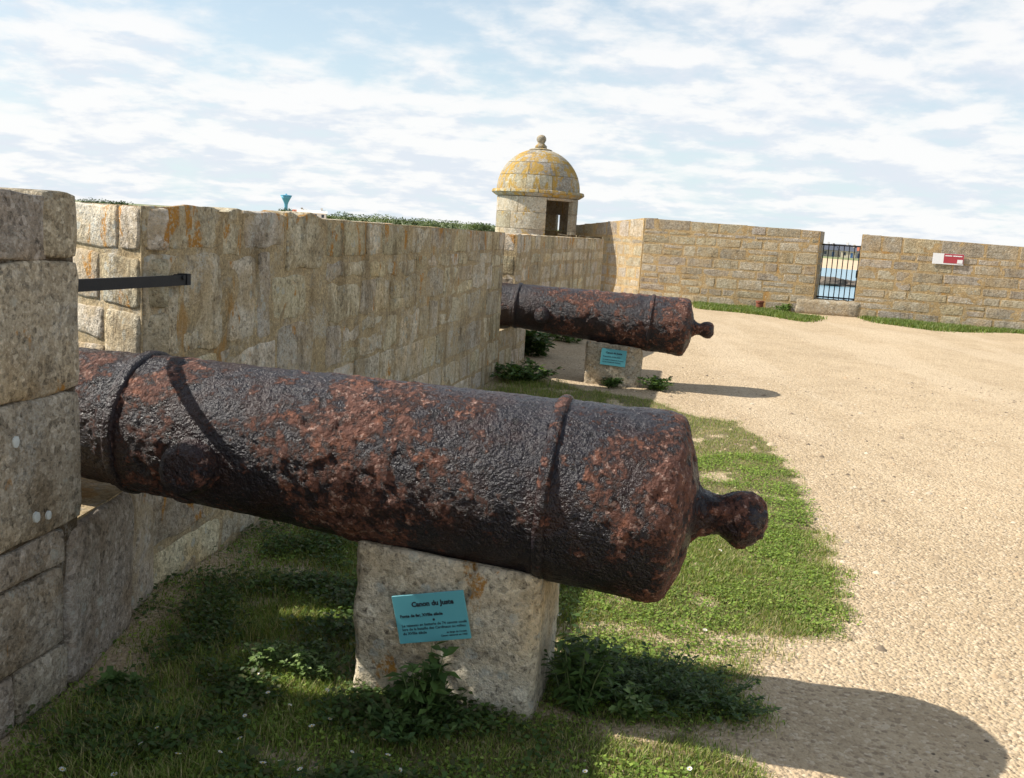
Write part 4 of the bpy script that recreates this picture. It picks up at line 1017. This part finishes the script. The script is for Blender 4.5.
# daisies
dz_px = [(268, 694), (258, 676), (327, 693), (349, 703), (384, 736), (388, 752), (240, 735), (312, 724), (330, 716), (157, 731), (163, 728), (141, 744), (178, 754), (220, 754), (263, 760), (280, 757), (114, 772), (290, 706), (245, 716), (400, 768), (352, 752), (300, 770), (62, 765), (585, 772), (690, 765), (650, 560), (720, 552), (705, 630), (560, 612)]
pet = None
for i, p in enumerate(dz_px):
    c = ground(p[0], p[1], .05); hh = rng.uniform(.035, .06); sc_ = rng.uniform(.7, 1.15)
    lb = 'small white daisy in the sunlit turf right of the foreground block' if p[0] > 540 and p[1] < 700 else 'small white daisy in the sunlit grass at the bottom edge' if p[0] > 540 else 'small white daisy in the shade just left of the foreground block' if p[0] > 240 and p[1] < 740 else 'small white daisy in the shaded grass along the bottom edge' if p[0] > 240 else 'small white daisy in the shaded grass at the lower left'
    root = empty('daisy', (c.x, c.y, 0), lb, 'flower', 'white daisies in the grass')
    if pet is None:
        v, f = [(0, 0, 0)], []
        for q in range(11):
            a = q * 2 * math.pi / 11
            for da, r_, z in ((-.2, .0075, .002), (.2, .0075, .002), (0, .0095, .003)): v.append((math.cos(a + da) * r_, math.sin(a + da) * r_, z))
            f += [(0, 1 + q * 3, 3 + q * 3), (0, 3 + q * 3, 2 + q * 3)]
        pet = mesh('petals', v, f, 'petal'); v, f = lathe([(.0032, 0), (.003, .002), (.0012, .0032)], 8); yo = mesh('centre', v, f, 'yolk', True)
        stm = MB().tube([(0, 0, 0), (0, 0, 1)], .0009, 4); stm = mesh('stalk', stm.v, stm.f, 'stem')
    tl_ = (rng.uniform(-.5, .3), rng.uniform(-.4, .4), rng.uniform(0, 6))
    for nm, me_ in (('petals', pet), ('centre', yo)):
        o = link(nm, me_, root, (0, 0, hh)); o.rotation_euler = tl_; o.scale = (sc_,) * 3
    o = link('stalk', stm, root); o.scale = (1, 1, hh)

# ------------------------------------------------------------------ across the bay
def tree(px, dist, top_z, wid, label, tints, seed, base_z=-3.0):
    d = ray(px, 222); c = Vector((d.x, d.y, 0)).normalized() * dist
    root = empty('coastal_tree', (c.x, c.y, base_z), label, 'tree', 'trees on the far shore'); r = random.Random(seed); h = top_z - base_z
    MB().tube([(0, 0, -.5), (0, 0, h * .3), (.2, 0, h * .6)], [.28, .22, .1], 6).tube([(0, 0, h * .3), (wid * .25, 0, h * .65)], [.14, .05], 5).tube([(0, 0, h * .25), (-wid * .22, .3, h * .6)], [.14, .05], 5).obj('trunk', 'bark', root)
    lob = [(r.uniform(-.32, .32) * wid, r.uniform(-.3, .3) * wid, h * r.uniform(.35, .80), r.uniform(.20, .32) * wid) for _ in range(11)]
    pts = []
    for (x, y, z, q) in lob:
        for _ in range(70):
            v_ = Vector((r.gauss(0, 1), r.gauss(0, 1), r.gauss(0, 1))).normalized() * q * r.uniform(.6, 1.05); zz_ = z + v_.z * .7
            if zz_ < h * 1.02: pts.append((x + v_.x, y + v_.y, zz_))
    A = np.array(pts); V, Fc, T_ = leaves(A[:, :2], A[:, 2], None, .7, tints, seed, .9, .8)
    link('crown', fastmesh('crown', V, Fc, 'crown', T_), root)
TG = [(.045, .075, .03), (.06, .095, .035), (.035, .06, .028)]; TY = [(.11, .15, .045), (.13, .17, .05), (.09, .13, .04)]
TS = [(84, 430, 3.6, 10), (97, 420, 4.3, 11), (112, 436, 3.9, 10), (124, 425, 3.7, 8), (284, 430, 5.2, 8), (300, 428, 4.9, 8), (330, 440, 4.0, 8), (345, 430, 5.0, 11), (362, 445, 4.4, 11), (380, 425, 4.9, 12), (396, 436, 4.3, 11), (412, 428, 4.0, 10), (426, 440, 4.3, 12), (440, 430, 4.0, 11), (455, 445, 4.1, 12), (468, 432, 3.9, 11), (482, 440, 4.0, 11), (492, 450, 4.0, 10), (832, 455, .8, 6), (852, 458, 1.0, 7)]
LBL = ['dark leaved tree in the clump above the near parapet', 'green tree in the row on the skyline above the long parapet', 'tree between the houses seen through the gate']
for i, (px, ds, tz, wd) in enumerate(TS):
    tz = tz - 1.8 if i < 18 else tz
    nth = ('first', 'second', 'third', 'fourth', 'fifth', 'sixth', 'seventh', 'eighth', 'ninth', 'tenth', 'eleventh', 'twelfth', 'thirteenth', 'fourteenth')
    if i < 4: lb = nth[i] + ' dark tree from the left in the clump above the near parapet'
    elif i == 4: lb = 'dark bushy tree at the foot of the water tower'
    elif i == 5: lb = 'low dark tree just right of the water tower'
    elif i < 18: lb = nth[i - 6] + ' tree from the left in the green skyline row above the long parapet'
    else: lb = ('left' if i == 18 else 'right') + ' green tree among the houses behind the gate bars'
    tree(px, ds, tz, wd, lb, TG if i < 6 else (TG + TY if i % 3 else TY), 100 + i)

def house(px, dist, w_, d_, h_, rh, wall_m, roof_m, label, base_z=-3.1, rot=0.0):
    dd = ray(px, 255); c = Vector((dd.x, dd.y, 0)).normalized() * dist
    root = empty('house', (c.x, c.y, base_z), label, 'house', 'houses across the bay'); root.rotation_euler = (0, 0, -math.atan2(dd.x, dd.y) + rot)
    MB().box(-w_ / 2, w_ / 2, 0, d_, -.5, h_).obj('wall', wall_m, root)
    e = .4; v = [(-w_ / 2 - e, -e, h_), (w_ / 2 + e, -e, h_), (w_ / 2 + e, d_ + e, h_), (-w_ / 2 - e, d_ + e, h_), (-w_ / 2 - e, d_ / 2, h_ + rh), (w_ / 2 + e, d_ / 2, h_ + rh)]
    rf = link('roof', mesh('roof', v, [(0, 1, 5, 4), (2, 3, 4, 5), (0, 4, 3), (1, 2, 5), (3, 2, 1, 0)], roof_m), root)
    MB().box(w_ * .3, w_ * .3 + .9, d_ / 2 - .5, d_ / 2 + .5, h_ + rh * .5, h_ + rh + 1.0).obj('chimney', wall_m, rf)
    n = max(2, int(w_ / 3))
    for k_ in range(n):
        x = -w_ / 2 + w_ * (k_ + .5) / n
        for z in ([.9, 3.4] if h_ > 4.5 else [1.0]):
            if k_ == n // 2 and z < 1.5: MB().box(x - .5, x + .5, -.06, .1, 0, 2.1).obj('door', 'door_blue', root)
            else: MB().box(x - .55, x + .55, -.05, .1, z, z + 1.3).obj('window', 'glass', root)
house(820, 452, 9, 7, 3.2, 2.2, 'white_wall', 'slate', 'white slate-roofed house leftmost behind the gate bars')
house(829, 447, 7, 7, 2.9, 2.0, 'grey_wall', 'slate', 'grey stone house second from left behind the gate bars', rot=.3)
house(838, 450, 8, 7, 3.3, 2.3, 'white_wall', 'slate', 'white house in the middle behind the gate bars', rot=-.2)
house(848, 444, 6, 6, 2.8, 2.0, 'cream_wall', 'slate', 'cream house second from right behind the gate bars')
house(859, 450, 9, 7, 3.2, 2.1, 'white_wall', 'red_roof', 'white red-roofed house rightmost behind the gate bars')
house(311, 420, 12, 8, 5.2, 1.2, 'white_wall', 'pale_roof', 'white pale-roofed house on the skyline right of the water tower')
house(297, 426, 4, 6, 5.2, 1.0, 'cream_wall', 'red_roof', 'small red-roofed house just right of the water tower')
# water tower
dd = ray(286, 205); c = Vector((dd.x, dd.y, 0)).normalized() * 1450
g = empty('water_tower', (c.x, c.y, -2), 'pale blue funnel-shaped water tower on the skyline', 'water tower'); g.scale = (.85, .85, .80)
v, f = lathe([(3.2, 0), (2.9, 14), (3.0, 19), (4.2, 23), (7.0, 29), (9.6, 34.2)], 28); link('shaft', mesh('shaft', v, f, 'tower_blue', True), g)
v, f = lathe([(9.7, 34.2), (9.8, 35.4), (9.4, 35.6), (3, 36.4)], 28); link('tank_rim', mesh('tank_rim', v, f, 'tower_blue'), g)
v, f = lathe([(1.6, 36.2), (1.6, 38), (.4, 38.4)], 12); link('lantern', mesh('lantern', v, f, 'tower_blue'), g)
# rocks in the shallows
for i, (px, py, r_) in enumerate(((818, 284, 3.0), (823, 284.5, 2.2), (828, 285, 2.4), (834, 285.5, 3.2), (841, 286, 2.0), (847, 286, 2.6), (853, 286.5, 2.2), (860, 287, 3.0))):
    c = ground(px, py, -5.4); bm = bmesh.new(); bmesh.ops.create_icosphere(bm, subdivisions=3, radius=r_)
    for q in bm.verts: q.co = Vector((q.co.x * 1.5, q.co.y, q.co.z * .42)) * (1 + .5 * mn.fractal(q.co * .45 + Vector((i * 7, 0, 0)), 1, 2, 3))
    me = bpy.data.meshes.new('boulder'); bm.to_mesh(me); bm.free(); me.materials.append(M['rock'])
    tag(link('shore_rock', me, None, (c.x, c.y, -5.4)), ('first', 'second', 'third', 'fourth', 'fifth', 'sixth', 'seventh', 'eighth')[i] + ' dark rock from the left in the water behind the gate bars', 'rock', 'rocks in the shallows')

# white lichen rosettes on the nearest blocks (crusts lying on the stone)
for i, (px, py, r_) in enumerate(((15, 442, .017), (36, 517, .017), (48, 515, .014))):
    d = ray(px, py); k_ = (.045 + .024 - (Vector((0, 0, EYE)) - O).dot(N)) / d.dot(N); p = Vector((0, 0, EYE)) + d * k_
    v, f = [(0, -.007, 0)], []
    for q in range(16):
        a = q * 2 * math.pi / 16; rr_ = r_ * (1 + .18 * mn.noise((math.cos(a) * 2 + i * 5, math.sin(a) * 2, 1))); v.append((math.cos(a) * rr_ * .8, -.005, math.sin(a) * rr_)); v.append((math.cos(a) * rr_ * .84, .012, math.sin(a) * rr_ * 1.04))
    for q in range(16): b2 = (q + 1) % 16; f += [(0, 1 + q * 2, 1 + b2 * 2), (1 + q * 2, 2 + q * 2, 2 + b2 * 2, 1 + b2 * 2)]
    o = link('lichen_rosette', mesh('lichen_rosette', v, f, 'crust'), near, p - near.location, math.atan2(D.y, D.x))
